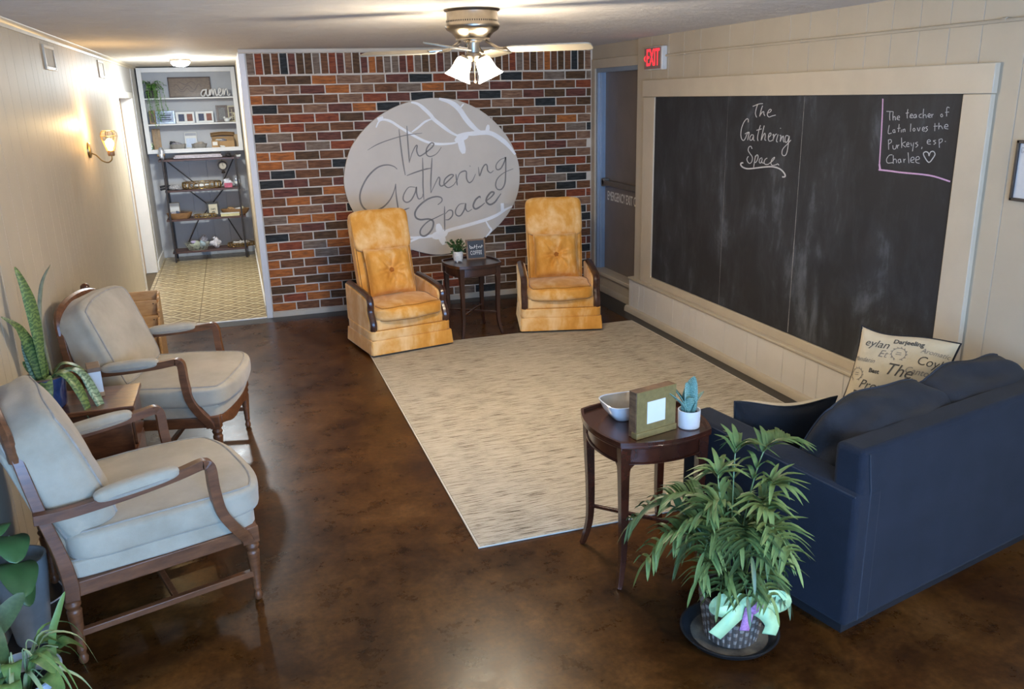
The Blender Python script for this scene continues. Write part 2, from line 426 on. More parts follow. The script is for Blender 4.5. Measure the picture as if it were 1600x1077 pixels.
# --- hall behind the brick wall
struct(box('wall_hall_end', m_grey, XL-.15, .3, YH, YH+.12, 0, ZC)); hw = bpy.data.objects['wall_hall_end']
x = XL
for wd in (.2, .28, .22, .2, .31):
    box('wall_board', m_grey, x+.0015, min(x+wd-.0015, .14), YH-.01, YH, .0, ZC, hw, .002); x += wd
struct(box('wall_hall_right', m_trim, .14, .26, YB+.14, YH, 0, ZC)); struct(box('baseboard_hall_right', m_white, .128, .14, YB+.14, YH, 0, .09))
def tile_mat():
    m, nt, b = nodes_of('parquet_vinyl')
    tc = nt.nodes.new('ShaderNodeTexCoord'); sp = nt.nodes.new('ShaderNodeSeparateXYZ'); nt.links.new(tc.outputs['Object'], sp.inputs[0])
    def mth(op, a, b2=None):
        n = nt.nodes.new('ShaderNodeMath'); n.operation = op
        for i, v in enumerate((a, b2)):
            if v is None: continue
            if isinstance(v, (int, float)): n.inputs[i].default_value = v
            else: nt.links.new(v, n.inputs[i])
        return n.outputs[0]
    X = mth('MULTIPLY', sp.outputs[0], 1/.265); Y = mth('MULTIPLY', sp.outputs[1], 1/.265)
    def tri(v): return mth('ABSOLUTE', mth('SUBTRACT', mth('FRACT', v), .5))          # 0..0.5
    d = mth('ADD', tri(X), tri(Y)); band = mth('FRACT', mth('MULTIPLY', d, 3.0))
    q = mth('ABSOLUTE', mth('SUBTRACT', d, .5))
    lines = mth('ADD', mth('LESS_THAN', q, .085), mth('LESS_THAN', mth('ABSOLUTE', mth('SUBTRACT', q, .34)), .035))
    lines2 = mth('LESS_THAN', mth('ABSOLUTE', mth('SUBTRACT', q, .125)), .04)
    n = tex(nt, 'Noise', 30, Detail=4)
    base = ramp(nt, n.outputs['Fac'], [(.3, lin('#7f6c4d')), (.7, lin('#998560'))])
    mx = nt.nodes.new('ShaderNodeMix'); mx.data_type = 'RGBA'; nt.links.new(lines, mx.inputs[0]); nt.links.new(base, mx.inputs[6]); mx.inputs[7].default_value = (*lin('#bcac86'), 1)
    m2 = nt.nodes.new('ShaderNodeMix'); m2.data_type = 'RGBA'; nt.links.new(lines2, m2.inputs[0]); nt.links.new(mx.outputs[2], m2.inputs[6]); m2.inputs[7].default_value = (*lin('#6f5c3f'), 1)
    nt.links.new(m2.outputs[2], b.inputs['Base Color']); b.inputs['Roughness'].default_value = .3; return m
m_tile = tile_mat()
hf = struct(box('floor_hall', mat('tile_gap', '#5c4c35', .6), XL-.15, .15, YB+.01, YH, -.1, -.004), 'patterned vinyl tile floor of the back hall')
TS = .53; tm = MB().box(-TS/2+.0025, TS/2-.0025, -TS/2+.0025, TS/2-.0025, -.004, 0).mesh('tile'); tm.materials.append(m_tile)
ti = {}
for i in range(3):
    for j in range(8):
        x0, x1 = .14-TS*(i+1)-.1, .14-TS*i-.1; y0, y1 = YB+.03+TS*j, YB+.03+TS*(j+1)
        if i == 0: x1 = .14
        x0 = max(x0, XL); y1 = min(y1, YH)
        if y1-y0 < .05 or x1-x0 < .04: continue
        full = abs(x1-x0-TS) < .01 and abs(y1-y0-TS) < .01
        if full: o = put('tile', tm, None, hf); o.location = ((x0+x1)/2, (y0+y1)/2, 0)
        else:
            cx, cy = x1-TS/2 if i else x0+TS/2, y0+TS/2
            me = MB().box(x0-cx+.0025, x1-cx-.0025, y0-cy+.0025, y1-cy-.0025, -.004, 0).mesh('tile'); me.materials.append(m_tile)
            o = put('tile', me, None, hf); o.location = (cx, cy, 0)
struct(box('trim_8', mat('threshold_metal', '#d8d8da', .3, .05, metal=.3), XL, .135, YB+.0, YB+.035, 0, .006, bevel=.002), 'bright threshold strip between brown floor and hall tiles')

# --- right wall: board section and recessed exit-door section
wr = struct(box('wall_right', m_wallr, XB, XB+.15, YF, 6.99, 0, ZC), 'beige panelled wall on the right with framed chalkboard')
boards(wr, m_wallr, XB, YF, 6.99, .0, ZC, 11, -1, th=.006, widths=(.20, .25, .30, .40))
wd_ = struct(box('wall_right_door', m_wallr, XD, XD+.25, 8.02, YB, 0, ZC), 'beige wall around the emergency exit door')
box('header_panel', m_wallr, XD, XD+.25, 6.99, 8.02, 2.225, ZC, wd_); box('sill_panel', m_wallr, XD, XD+.25, 6.99, 8.02, 0, .20, wd_); box('side_panel', m_wallr, XD, XD+.25, 6.90, 7.06, .2, 2.225, wd_)
box('header_trim', m_trim, XD-.014, XD, 6.99, YB-.02, 2.225, 2.31, wd_, .003); box('side_trim', m_trim, XD-.014, XD, 8.02, YB-.018, 0, 2.225, wd_, .003)
box('side_trim', m_trim, XD-.014, XD, 6.99, 7.05, .22, 2.225, wd_, .003)
box('sill', m_trim, XD-.05, XD+.2, 7.0, 8.02, .19, .225, wd_, .006)
struct(box('baseboard_right', m_trim, XD-.014, XD, 6.99, 8.10, 0, .07, bevel=.004))
m_dframe = mat('blue_grey_metal', '#8f9cab', .35, .06, 5, metal=.3); m_door = mat('dark_grey_door', '#6f6660', .45, .12, 2.5)
dr = struct(box('door_2', m_door, 3.60, 3.645, 7.06, 7.985, .225, 2.19), 'dark grey emergency exit door with push bar')
dfr = MB().box(3.512, 3.65, 7.985, 8.03, .225, 2.225).box(3.535, 3.56, 7.968, 7.99, .225, 2.19).build('door_frame', m_dframe, dr, bevel=.003)
MB().box(3.512, 3.65, 7.05, 8.0, 2.185, 2.23).build('door_frame', m_dframe, dr, bevel=.003)
pb = MB().box(3.535, 3.56, 7.10, 7.93, 1.095, 1.145).box(3.535, 3.60, 7.88, 7.94, 1.08, 1.16).build('push_bar', mat('bar_metal', '#7d776f', .35, .1, metal=.6), dr, bevel=.004)
ya, yb = on_x(949, 308, 3.598).y, on_x(998, 312, 3.598).y; me_ = text_mesh('EMERGENCY EXIT ONLY', .125, bold=.002, align='LEFT')
xs_ = [v.co.x for v in me_.vertices]; kx_ = (ya-yb)*19/17/(max(xs_)-min(xs_)); me_.transform(frame_matrix((3.5985, ya, on_x(970, 311, 3.598).z), (0, -1, 0), (0, 0, 1)) @ Matrix.Scale(kx_, 4, (1, 0, 0)))
put('lettering', me_, mat('white_letter', '#d8d4cc', .5), dr)
# wainscot, ledge and frame around the chalkboard
wn = struct(box('wall_wainscot', m_wallr, 3.412, XB, 3.20, 6.99, 0, .315), 'low projecting wainscot under the chalkboard')
m_wain = mat('pale_wainscot_paint', '#d3cdc3', .45, .04, 4)
boards(wn, m_wain, 3.412, 3.20, 6.99, .05, .315, 21, -1, th=.008, widths=(.10, .13, .18, .24, .30))
box('ledge', m_trim, 3.39, XB, 3.18, 6.995, .312, .335, wn, .006)
MB().prism([(3.404, 0), (3.372, 0), (3.372, .03), (3.38, .05), (3.396, .058), (3.404, .058)], 3.2, 7.02, 'y').build('base_rail', m_trim, wn, recalc=True)
fr = struct(box('trim_9', m_trim, 3.425, XB, 3.20, 6.83, 1.952, 2.092, bevel=.004), 'wide beige board frame around the chalkboard')
box('frame_side', m_trim, 3.428, XB, 6.61, 6.815, .334, 1.951, fr, .004); box('frame_side', m_trim, 3.428, XB, 3.205, 3.372, .334, 1.951, fr, .004); box('frame_rail', m_trim, 3.428, XB, 3.372, 6.61, .334, .40, fr, .004)
# shop front behind the camera, with the windows the daylight comes through
wf = struct(box('wall_front', m_wallr, XL, -.80, YF-.15, YF, 0, ZC)); box('wall_panel', m_wallr, -.80, XB, YF-.15, YF, 0, .34, wf); box('wall_panel', m_wallr, -.80, XB, YF-.15, YF, 2.3, ZC, wf)
box('wall_panel', m_wallr, .50, .60, YF-.15, YF, .34, 2.3, wf); box('wall_panel', m_wallr, 1.90, XB, YF-.15, YF, .34, 2.3, wf)
m_pane = glass('window_glass', opacity=.06)
for k, (a, b_) in enumerate(((-.80, .50), (.60, 1.90))):
    wo = struct(MB().box(a, a+.05, YF-.1, YF-.04, .34, 2.3).box(b_-.05, b_, YF-.1, YF-.04, .34, 2.3).box(a, b_, YF-.1, YF-.04, .34, .39).box(a, b_, YF-.1, YF-.04, 2.25, 2.3).box(a, b_, YF-.09, YF-.05, 1.62, 1.66).build('window_%d' % (k+1), m_white))
    box('pane', m_pane, a+.05, b_-.05, YF-.072, YF-.068, .39, 1.62, wo); box('pane', m_pane, a+.05, b_-.05, YF-.072, YF-.068, 1.66, 2.25, wo)

# ================================================================== chalkboard
def board_mat():
    m, nt, b = nodes_of('chalkboard_slate')
    n1 = tex(nt, 'Noise', 1.6, (1, 1, .7), Detail=8, Roughness=.66, Distortion=.9); n2 = tex(nt, 'Noise', 5, (1, 1, .35), Detail=6, Roughness=.7, Distortion=.4)
    mx = nt.nodes.new('ShaderNodeMath'); mx.operation = 'MULTIPLY'; nt.links.new(n1.outputs['Fac'], mx.inputs[0]); nt.links.new(n2.outputs['Fac'], mx.inputs[1])
    nt.links.new(ramp(nt, mx.outputs[0], [(.20, lin('#27282b')), (.30, lin('#323438')), (.42, lin('#565a60'))]), b.inputs['Base Color'])
    b.inputs['Roughness'].default_value = .62; b.inputs['Specular IOR Level'].default_value = .3; return m
m_board = board_mat(); XC = 3.438
cb = thing('chalkboard', 'large black chalkboard in three panels with chalk writing, on the right wall', 'chalkboard', (XC, 5.0, .4))
for a, b_ in ((3.374, 4.610), (4.613, 5.482), (5.485, 6.608)):
    o = box('board_panel', m_board, XC, XC+.015, a, b_, .402, 1.951, None, .0015); o.parent = cb; o.matrix_parent_inverse = Matrix.Translation((-XC, -5.0, -.4))
m_chalk = mat('white_chalk', '#b5b5b6', .9, .3, 300); m_pink = mat('pink_chalk', '#c79fc0', .9, .2, 200); m_joint = mat('chalk_dust', '#8f8d8a', .9, .3, 60)
def chalk(name, zoom, region, strokes, width, m, label=None):
    x0, y0, x1, y1 = region; s = zoom/(x1-x0)
    def pl(u, v):
        p = on_x(x0+u/s, y0+v/s, XC-.0012); return (p.x-XC, p.y-5.0, p.z-.4)
    o = ribbon(strokes, width, pl, taper=False).build(name, m, cb, smooth=False)
    if label: o['label'] = label
    return o
A = (1140, 150, 1250, 285)
chalk('chalk_lettering', 878, A, [
 [(288, 130), (320, 118), (365, 100), (415, 95)], [(350, 108), (335, 150), (322, 210), (330, 250), (340, 268)],
 [(412, 120), (392, 180), (375, 255)], [(378, 245), (405, 205), (425, 195), (428, 225), (440, 248)], [(470, 215), (505, 200), (520, 175), (500, 168), (478, 200), (470, 235), (490, 262), (530, 250), (575, 238)],
 [(232, 330), (232, 295), (215, 285), (180, 325), (150, 400), (140, 480), (150, 535), (175, 555), (200, 520), (215, 480), (240, 455)], [(190, 475), (225, 455), (245, 455), (235, 500), (225, 552)],
 [(300, 490), (275, 485), (252, 520), (258, 552), (280, 545), (300, 495), (296, 540), (310, 560)], [(385, 365), (365, 430), (348, 520), (355, 562)], [(335, 430), (365, 420), (400, 410)],
 [(432, 370), (415, 440), (392, 555), (420, 490), (440, 465), (445, 500), (440, 545), (455, 555)], [(480, 520), (510, 495), (515, 465), (495, 470), (483, 520), (492, 560), (520, 560), (540, 545)],
 [(535, 490), (550, 480), (545, 530), (540, 560), (555, 510), (575, 480), (590, 475)], [(605, 480), (590, 530), (585, 565), (600, 575)], [(630, 402), (640, 404)],
 [(625, 490), (640, 500), (630, 570), (650, 520), (670, 500), (668, 550), (680, 578)], [(735, 500), (705, 495), (690, 540), (700, 580), (725, 560), (745, 500), (735, 580), (720, 680), (700, 735), (670, 745), (652, 715), (665, 660), (720, 600), (765, 550)],
 [(280, 660), (265, 628), (240, 640), (232, 680), (255, 720), (282, 760), (280, 810), (255, 842), (228, 825), (216, 785), (235, 752)],
 [(322, 745), (312, 810), (300, 890)], [(318, 770), (340, 735), (355, 750), (350, 790), (325, 830), (312, 825)], [(405, 770), (378, 785), (370, 825), (390, 835), (408, 780), (402, 825), (425, 840)], [(470, 775), (445, 790), (430, 830), (450, 855), (490, 850)],
 [(490, 845), (530, 815), (555, 785), (560, 765), (530, 790), (515, 835), (530, 865), (570, 860), (600, 848), (615, 865)],
 ([(170, 835), (145, 838), (140, 862), (170, 892), (230, 908), (320, 900), (420, 888), (520, 882), (590, 895), (640, 920), (675, 955), (692, 985), (688, 1008), (655, 1010)], 17)], 9.5, m_chalk, 'white chalk words The Gathering Space with a swash underline')
B = (1365, 150, 1500, 285)
NOTE = [
 [(160, 192), (245, 195)], [(205, 195), (200, 250), (203, 305)], [(245, 195), (240, 250), (243, 305)], [(243, 275), (258, 255), (270, 268), (272, 303)], [(290, 278), (322, 270), (318, 250), (298, 258), (293, 290), (325, 300)],
 [(428, 165), (418, 225), (420, 280)], [(400, 215), (440, 210)], [(452, 250), (485, 245), (478, 225), (460, 235), (455, 268), (490, 272)], [(530, 230), (508, 235), (500, 265), (520, 272), (532, 235), (535, 272)], [(600, 225), (572, 235), (570, 265), (600, 270)], [(625, 160), (618, 220), (618, 278)], [(620, 250), (642, 232), (655, 250), (656, 275)], [(675, 250), (705, 245), (700, 222), (682, 230), (678, 260), (712, 268)], [(722, 225), (726, 270)], [(726, 245), (745, 225)],
 [(850, 222), (835, 240), (845, 262), (862, 248), (850, 222)], [(945, 150), (925, 138), (912, 160), (910, 255)], [(892, 205), (940, 200)],
 [(195, 365), (182, 465), (225, 462)], [(262, 418), (240, 430), (248, 458), (265, 445), (262, 418), (270, 458)], [(318, 350), (310, 450)], [(295, 405), (335, 400)], [(345, 420), (345, 455)], [(365, 415), (368, 452)], [(368, 425), (388, 412), (392, 448)],
 [(465, 345), (458, 445)], [(505, 400), (490, 420), (503, 440), (518, 420), (505, 400)], [(545, 395), (562, 438), (580, 390)], [(605, 415), (635, 410), (628, 388), (610, 400), (610, 432), (640, 438)], [(675, 380), (650, 392), (672, 420), (645, 448)],
 [(765, 340), (762, 438)], [(748, 378), (800, 375)], [(815, 335), (812, 415)], [(812, 390), (838, 372), (862, 412)], [(880, 385), (925, 380), (918, 355), (892, 362), (885, 400), (930, 412)],
 [(185, 545), (188, 668)], [(185, 548), (215, 545), (222, 575), (190, 598)], [(240, 615), (245, 660), (275, 655), (285, 610)], [(295, 610), (298, 655)], [(298, 630), (318, 608)], [(348, 520), (350, 648)], [(398, 570), (355, 600), (402, 640)], [(410, 610), (440, 602), (432, 580), (415, 592), (412, 628), (445, 630)], [(462, 585), (475, 625)], [(500, 580), (485, 690)], [(550, 575), (522, 590), (552, 612), (525, 642)], [(605, 635), (598, 662)],
 [(672, 575), (708, 565), (695, 545), (672, 558), (672, 595), (712, 602)], [(775, 552), (745, 562), (775, 585), (748, 605)], [(815, 540), (820, 645)], [(815, 545), (850, 535), (855, 565), (822, 590)], [(888, 568), (900, 566)],
 [(235, 735), (195, 740), (162, 790), (175, 835), (240, 830)], [(245, 740), (245, 845)], [(245, 805), (265, 785), (282, 800), (285, 835)], [(330, 785), (305, 800), (315, 835), (335, 820), (332, 785), (345, 830)], [(375, 785), (378, 832)], [(378, 805), (398, 785)], [(430, 705), (440, 838)], [(462, 805), (505, 790), (495, 762), (468, 775), (465, 820), (505, 830)], [(525, 800), (570, 785), (558, 755), (530, 770), (528, 825), (572, 840)],
 ([(690, 750), (682, 710), (650, 695), (622, 715), (635, 760), (688, 828), (740, 775), (765, 725), (745, 692), (710, 700), (690, 750)], 13)]
def row(st): p = st[0] if isinstance(st, tuple) else st; v = max(q[1] for q in p); return 4 if isinstance(st, tuple) else 0 if v < 320 else 1 if v < 470 else 2 if v < 700 else 3
for k, lab in enumerate(('first line of the chalk note', 'second line of the chalk note', 'third line of the chalk note', 'last line of the chalk note', 'chalk heart')): chalk('chalk_heart' if k == 4 else 'chalk_lettering', 1077, B, [q for q in NOTE if row(q) == k], 8, m_chalk, lab)
chalk('chalk_border', 1077, B, [[(115, 35), (110, 200), (95, 500), (82, 700), (72, 860)], ([(72, 850), (80, 915)], 22), ([(62, 920), (200, 935), (350, 955), (600, 978), (760, 1005), (955, 1068)], 20)], 15, m_pink, 'pink chalk corner line')
for y in (4.6115, 5.4835):
    mb = MB(); zz = [.41+1.535*i/24 for i in range(25)]
    vs = []
    for i, z in enumerate(zz):
        ww = (.0035 if y < 5 else .0016)*(1-.55*i/24)*rnd.uniform(.6, 1.2); vs += [(-.001, y-5-ww, z-.4), (-.001, y-5+ww, z-.4)]
    mb.add(vs, [(2*i, 2*i+1, 2*i+3, 2*i+2) for i in range(24)]); mb.build('joint_line', m_joint, cb, smooth=False)

# ================================================================== rug
def rug_mat():
    m, nt, b = nodes_of('streaked_rug')
    n1 = tex(nt, 'Noise', 4.6, (1.3, 34, 1), Detail=6, Roughness=.72, Distortion=.15); n2 = tex(nt, 'Noise', 160, Detail=2); n3 = tex(nt, 'Noise', 1.3, Detail=3)
    ad = nt.nodes.new('ShaderNodeMath'); ad.operation = 'MULTIPLY_ADD'; ad.inputs[1].default_value = .10; nt.links.new(n3.outputs['Fac'], ad.inputs[0]); nt.links.new(n1.outputs['Fac'], ad.inputs[2])
    c = ramp(nt, ad.outputs[0], [(.44, lin('#5f5549')), (.485, lin('#8d806d')), (.52, lin('#b8ad9a')), (.64, lin('#c4baa7'))])
    nt.links.new(c, b.inputs['Base Color']); b.inputs['Roughness'].default_value = .95; b.inputs['Specular IOR Level'].default_value = .1; bump(nt, b, n2.outputs['Fac'], .5, .004); return m
rg = thing('area_rug', 'cream area rug with fine grey-brown streaks on the brown floor', 'rug', (.867, 3.307, 0))
RW, RD = 2.406, 3.345
MB().box(.012, RW-.012, .012, RD-.012, .0016, .0085).build('pile', rug_mat(), rg, smooth=False)
MB().tube([(.006, .006, .0048), (RW-.006, .006, .0048), (RW-.006, RD-.006, .0048), (.006, RD-.006, .0048)], .0075, 4, closed=True, flat=.6).build('binding', mat('cream_binding', '#cfc6b6', .85, .06, 60), rg)

# ================================================================== upholstered wooden armchairs by the left wall
m_cherry = wood('cherry_wood', '#52311d', '#7b4d2f', .38, (3, 14, 14), .08)
m_linen = fabric('taupe_linen', '#b6aa95', '#a49883', .9, .25, 5, 700, .25)
m_linenp = fabric('linen_piping', '#a29a8e', '#948c80', .9, .2, 20, 900, .2)
LEGP = [(.011, 0), (.016, .008), (.018, .022), (.014, .036), (.0125, .045), (.017, .055), (.0165, .062), (.0155, .07), (.026, .215), (.027, .225), (.021, .235), (.027, .246), (.029, .254), (.022, .266), (.024, .275)]
def turned_leg(x, y, ztop, mb=None):
    mb = mb or MB(); n = 24; vs = []; fs = []
    for r, z in LEGP:
        for k in range(n):
            fl = 1-.10*(k % 3 == 0)*(.075 < z+.01 < .222)
            a = 2*PI*k/n; vs.append((x+r*fl*math.cos(a), y+r*fl*math.sin(a), z))
    for i in range(len(LEGP)-1):
        for k in range(n): fs.append((i*n+k, i*n+(k+1) % n, (i+1)*n+(k+1) % n, (i+1)*n+k))
    fs.append(tuple(range(n-1, -1, -1))); mb.add(vs, fs)
    return mb
def armchair(label, loc, rz):
    t = thing('wooden_armchair', label, 'armchair', loc, rz, 'wooden armchairs by the left wall')
    HX, HY = .335, .338
    for sx in (1, -1):
        for sy in (1, -1):
            mb = turned_leg(sx*HX, sy*HY, .27); s = .027
            if sx > 0: mb.box(sx*HX-s, sx*HX+s, sy*HY-s, sy*HY+s, .272, .345)
            else:
                # rear leg runs up into the raked back post
                path = [(-HX, sy*HY, .272), (-HX+.005, sy*HY, .34), (-HX-.008, sy*HY, .46), (-HX-.045, sy*(HY-.008), .64), (-HX-.074, sy*(HY-.03), .82), (-HX-.086, sy*(HY-.055), .90)]
                mb.tube(spline(path, 4), [.036, .036, .036, .036, .036, .035, .034, .033, .031, .030, .03, .03, .029, .028, .028, .027, .026, .026, .025, .024, .023], 4, up=(1, 0, 0))
            mb.build('leg', m_cherry, t, bevel=.003)
    # rails; the front one bowed with a scalloped lower edge
    for sy in (1, -1):
        MB().box(-HX+.02, HX-.02, sy*HY-.014, sy*HY+.014, .278, .338).build('side_rail', m_cherry, t, bevel=.004)
        MB().tube([(-HX, sy*HY, .128), (HX, sy*HY, .128)], .019, 4, up=(0, 0, 1)).build('stretcher', m_cherry, t, bevel=.003)
    MB().tube([(.02, -HY, .128), (.02, HY, .128)], .017, 4, up=(0, 0, 1)).build('stretcher', m_cherry, t, bevel=.003)
    MB().box(-HX-.014, -HX+.014, -HY+.02, HY-.02, .278, .338).build('back_rail', m_cherry, t, bevel=.004)
    bow = lambda y: HX+.012+.042*(math.cos(PI*y/(2*HY))**.8 if abs(y) < HY else 0)
    ys = [HY*(-1+2*i/28)*.96 for i in range(29)]
    def low(y):
        q = abs(y)/HY; return .268+.022*math.cos(q*PI*2)*.6+.012*q
    mb = MB(); vs = []; fs = []
    for y in ys:
        x = bow(y); vs += [(x-.014, y, low(y)), (x+.014, y, low(y)), (x+.014, y, .338), (x-.014, y, .338)]
    for i in range(28):
        for k in range(4): fs.append((4*i+k, 4*i+(k+1) % 4, 4*i+4+(k+1) % 4, 4*i+4+k))
    fs += [(3, 2, 1, 0), (112, 113, 114, 115)]
    mb.add(vs, fs).build('front_rail', m_cherry, t, bevel=.003, recalc=True)
    # upholstered deck under the loose cushion
    def bowfn(v, k=.045): return (v.x+(k*(1-min(1, abs(v.y)/.37)**2)*max(0, v.x/.33)), v.y*(1-.05*max(0, -v.x/.33)), v.z)
    cushion('seat_deck', m_linen, (.70, .70, .075), t, k=14, deform=bowfn, M=Matrix.Translation((.008, 0, .372)), pipe=True, pipe_m=m_linenp, ends=(1, -1), pr=.004)
    cushion('seat_cushion', m_linen, (.70, .725, .118), t, k=9, crown=(.01, .01, .014), deform=bowfn, M=Matrix.Translation((.035, 0, .456)), pipe=True, pipe_m=m_linenp, wr=.003, seed=3, n=20)
    # back: upholstered panel, arched crest, loose boxed cushion
    lean = math.radians(-15)
    Mb = Matrix.Translation((-.378, 0, .63)) @ Matrix.Rotation(lean, 4, 'Y')
    def arch(v): return (v.x, v.y, v.z + (.035*(1-(abs(v.y)/.30)**2.2)-.012 if v.z > 0 else 0)*min(1, max(0, v.z)/.15))
    cushion('back_panel', m_linen, (.05, .56, .50), t, k=12, deform=arch, M=Mb)
    cr = [(-.416, -.300, .83), (-.424, -.285, .905), (-.434, -.225, .945), (-.438, -.12, .965), (-.440, 0, .972), (-.438, .12, .965), (-.434, .225, .945), (-.424, .285, .905), (-.416, .300, .83)]
    MB().tube(spline(cr, 5), .028, 8, up=(1, 0, 0), flat=.8).build('crest_rail', m_cherry, t)
    def boxy(v):
        v = arch(v); z = v[2]; f = 1-.03*max(0, -z)/.27
        return (v[0]+.02*math.sin(v[1]*9)*(v[0] < 0), v[1]*f, z)
    cushion('back_cushion', m_linen, (.185, .645, .50), t, k=9, crown=(.03, .012, .008), deform=boxy, M=Matrix.Translation((-.285, 0, .72)) @ Matrix.Rotation(math.radians(-20), 4, 'Y'), pipe=True, pipe_m=m_linenp, pipe_axis=0, wr=.006, seed=5, n=20)
    for sy in (1, -1):
        Y = sy*.372
        path = spline([(-.405, Y-sy*.005, .632), (-.30, Y, .628), (-.12, Y+sy*.006, .640), (.06, Y+sy*.004, .658), (.16, Y, .674), (.182, Y, .676)], 5)
        post = spline([(.196, Y, .671), (.203, Y, .658), (.206, Y, .63), (.208, Y, .56), (.222, Y, .46), (.262, Y, .38), (.305, Y-sy*.012, .315), (.312, Y-sy*.014, .285)], 5)
        mb = MB().tube(path+post, [.026]*len(path)+[.026+.005*i/len(post) for i in range(len(post))], 4, up=(0, 1, 0))
        mb.build('arm', m_cherry, t, bevel=.007, seg=3)
        pad = cushion('arm_pad', m_linen, (.30, .062, .042), t, k=4, crown=(0, 0, .008), n=10, M=Matrix.Translation((-.06, Y+sy*.004, .668)) @ Matrix.Rotation(math.radians(-4.5), 4, 'Y'))
        ol = [(-.06+.152*math.cos(a), Y+sy*.004+.034*math.sin(a), .658+.012*math.cos(a)) for a in [2*PI*i/28 for i in range(28)]]
        MB().tube(ol, .0045, 6, closed=True).build('piping', m_linenp, pad)
    return t
ac1 = armchair('taupe upholstered wooden armchair nearest the camera, in front of the small side table', (-.531, 3.47, 0), math.radians(18))
ac2 = dup(ac1, 'taupe upholstered wooden armchair farther back, beside the pine magazine rack', (-.508, 5.02, 0), math.radians(-13))

# ================================================================== gold velvet recliners
def velvet():
    m, nt, b = nodes_of('gold_velvet')
    n1 = tex(nt, 'Noise', 3.2, (1.3, 1.3, .7), Detail=6, Roughness=.62, Distortion=.5); n2 = tex(nt, 'Noise', 14, Detail=4)
    ad = nt.nodes.new('ShaderNodeMath'); ad.operation = 'MULTIPLY_ADD'; ad.inputs[1].default_value = .25; nt.links.new(n2.outputs['Fac'], ad.inputs[0]); nt.links.new(n1.outputs['Fac'], ad.inputs[2])
    nt.links.new(ramp(nt, ad.outputs[0], [(.42, lin('#c9842f')), (.60, lin('#dc9c48')), (.78, lin('#eec58a'))]), b.inputs['Base Color'])
    b.inputs['Roughness'].default_value = .8; b.inputs['Sheen Weight'].default_value = .7; b.inputs['Sheen Roughness'].default_value = .35; b.inputs['Sheen Tint'].default_value = (1, .8, .5, 1)
    b.inputs['Specular IOR Level'].default_value = .15; bump(nt, b, n1.outputs['Fac'], .25, .02); return m
m_velvet = velvet(); m_button = fabric('dark_gold_button', '#a8641c', '#955615', .8, .4, 9, 500); m_welt = fabric('gold_welt', '#a86f25', '#946020', .85, .3, 20, 500)
m_walnut = wood('dark_walnut', '#33201a', '#513327', .28, (4, 4, 14), .4)
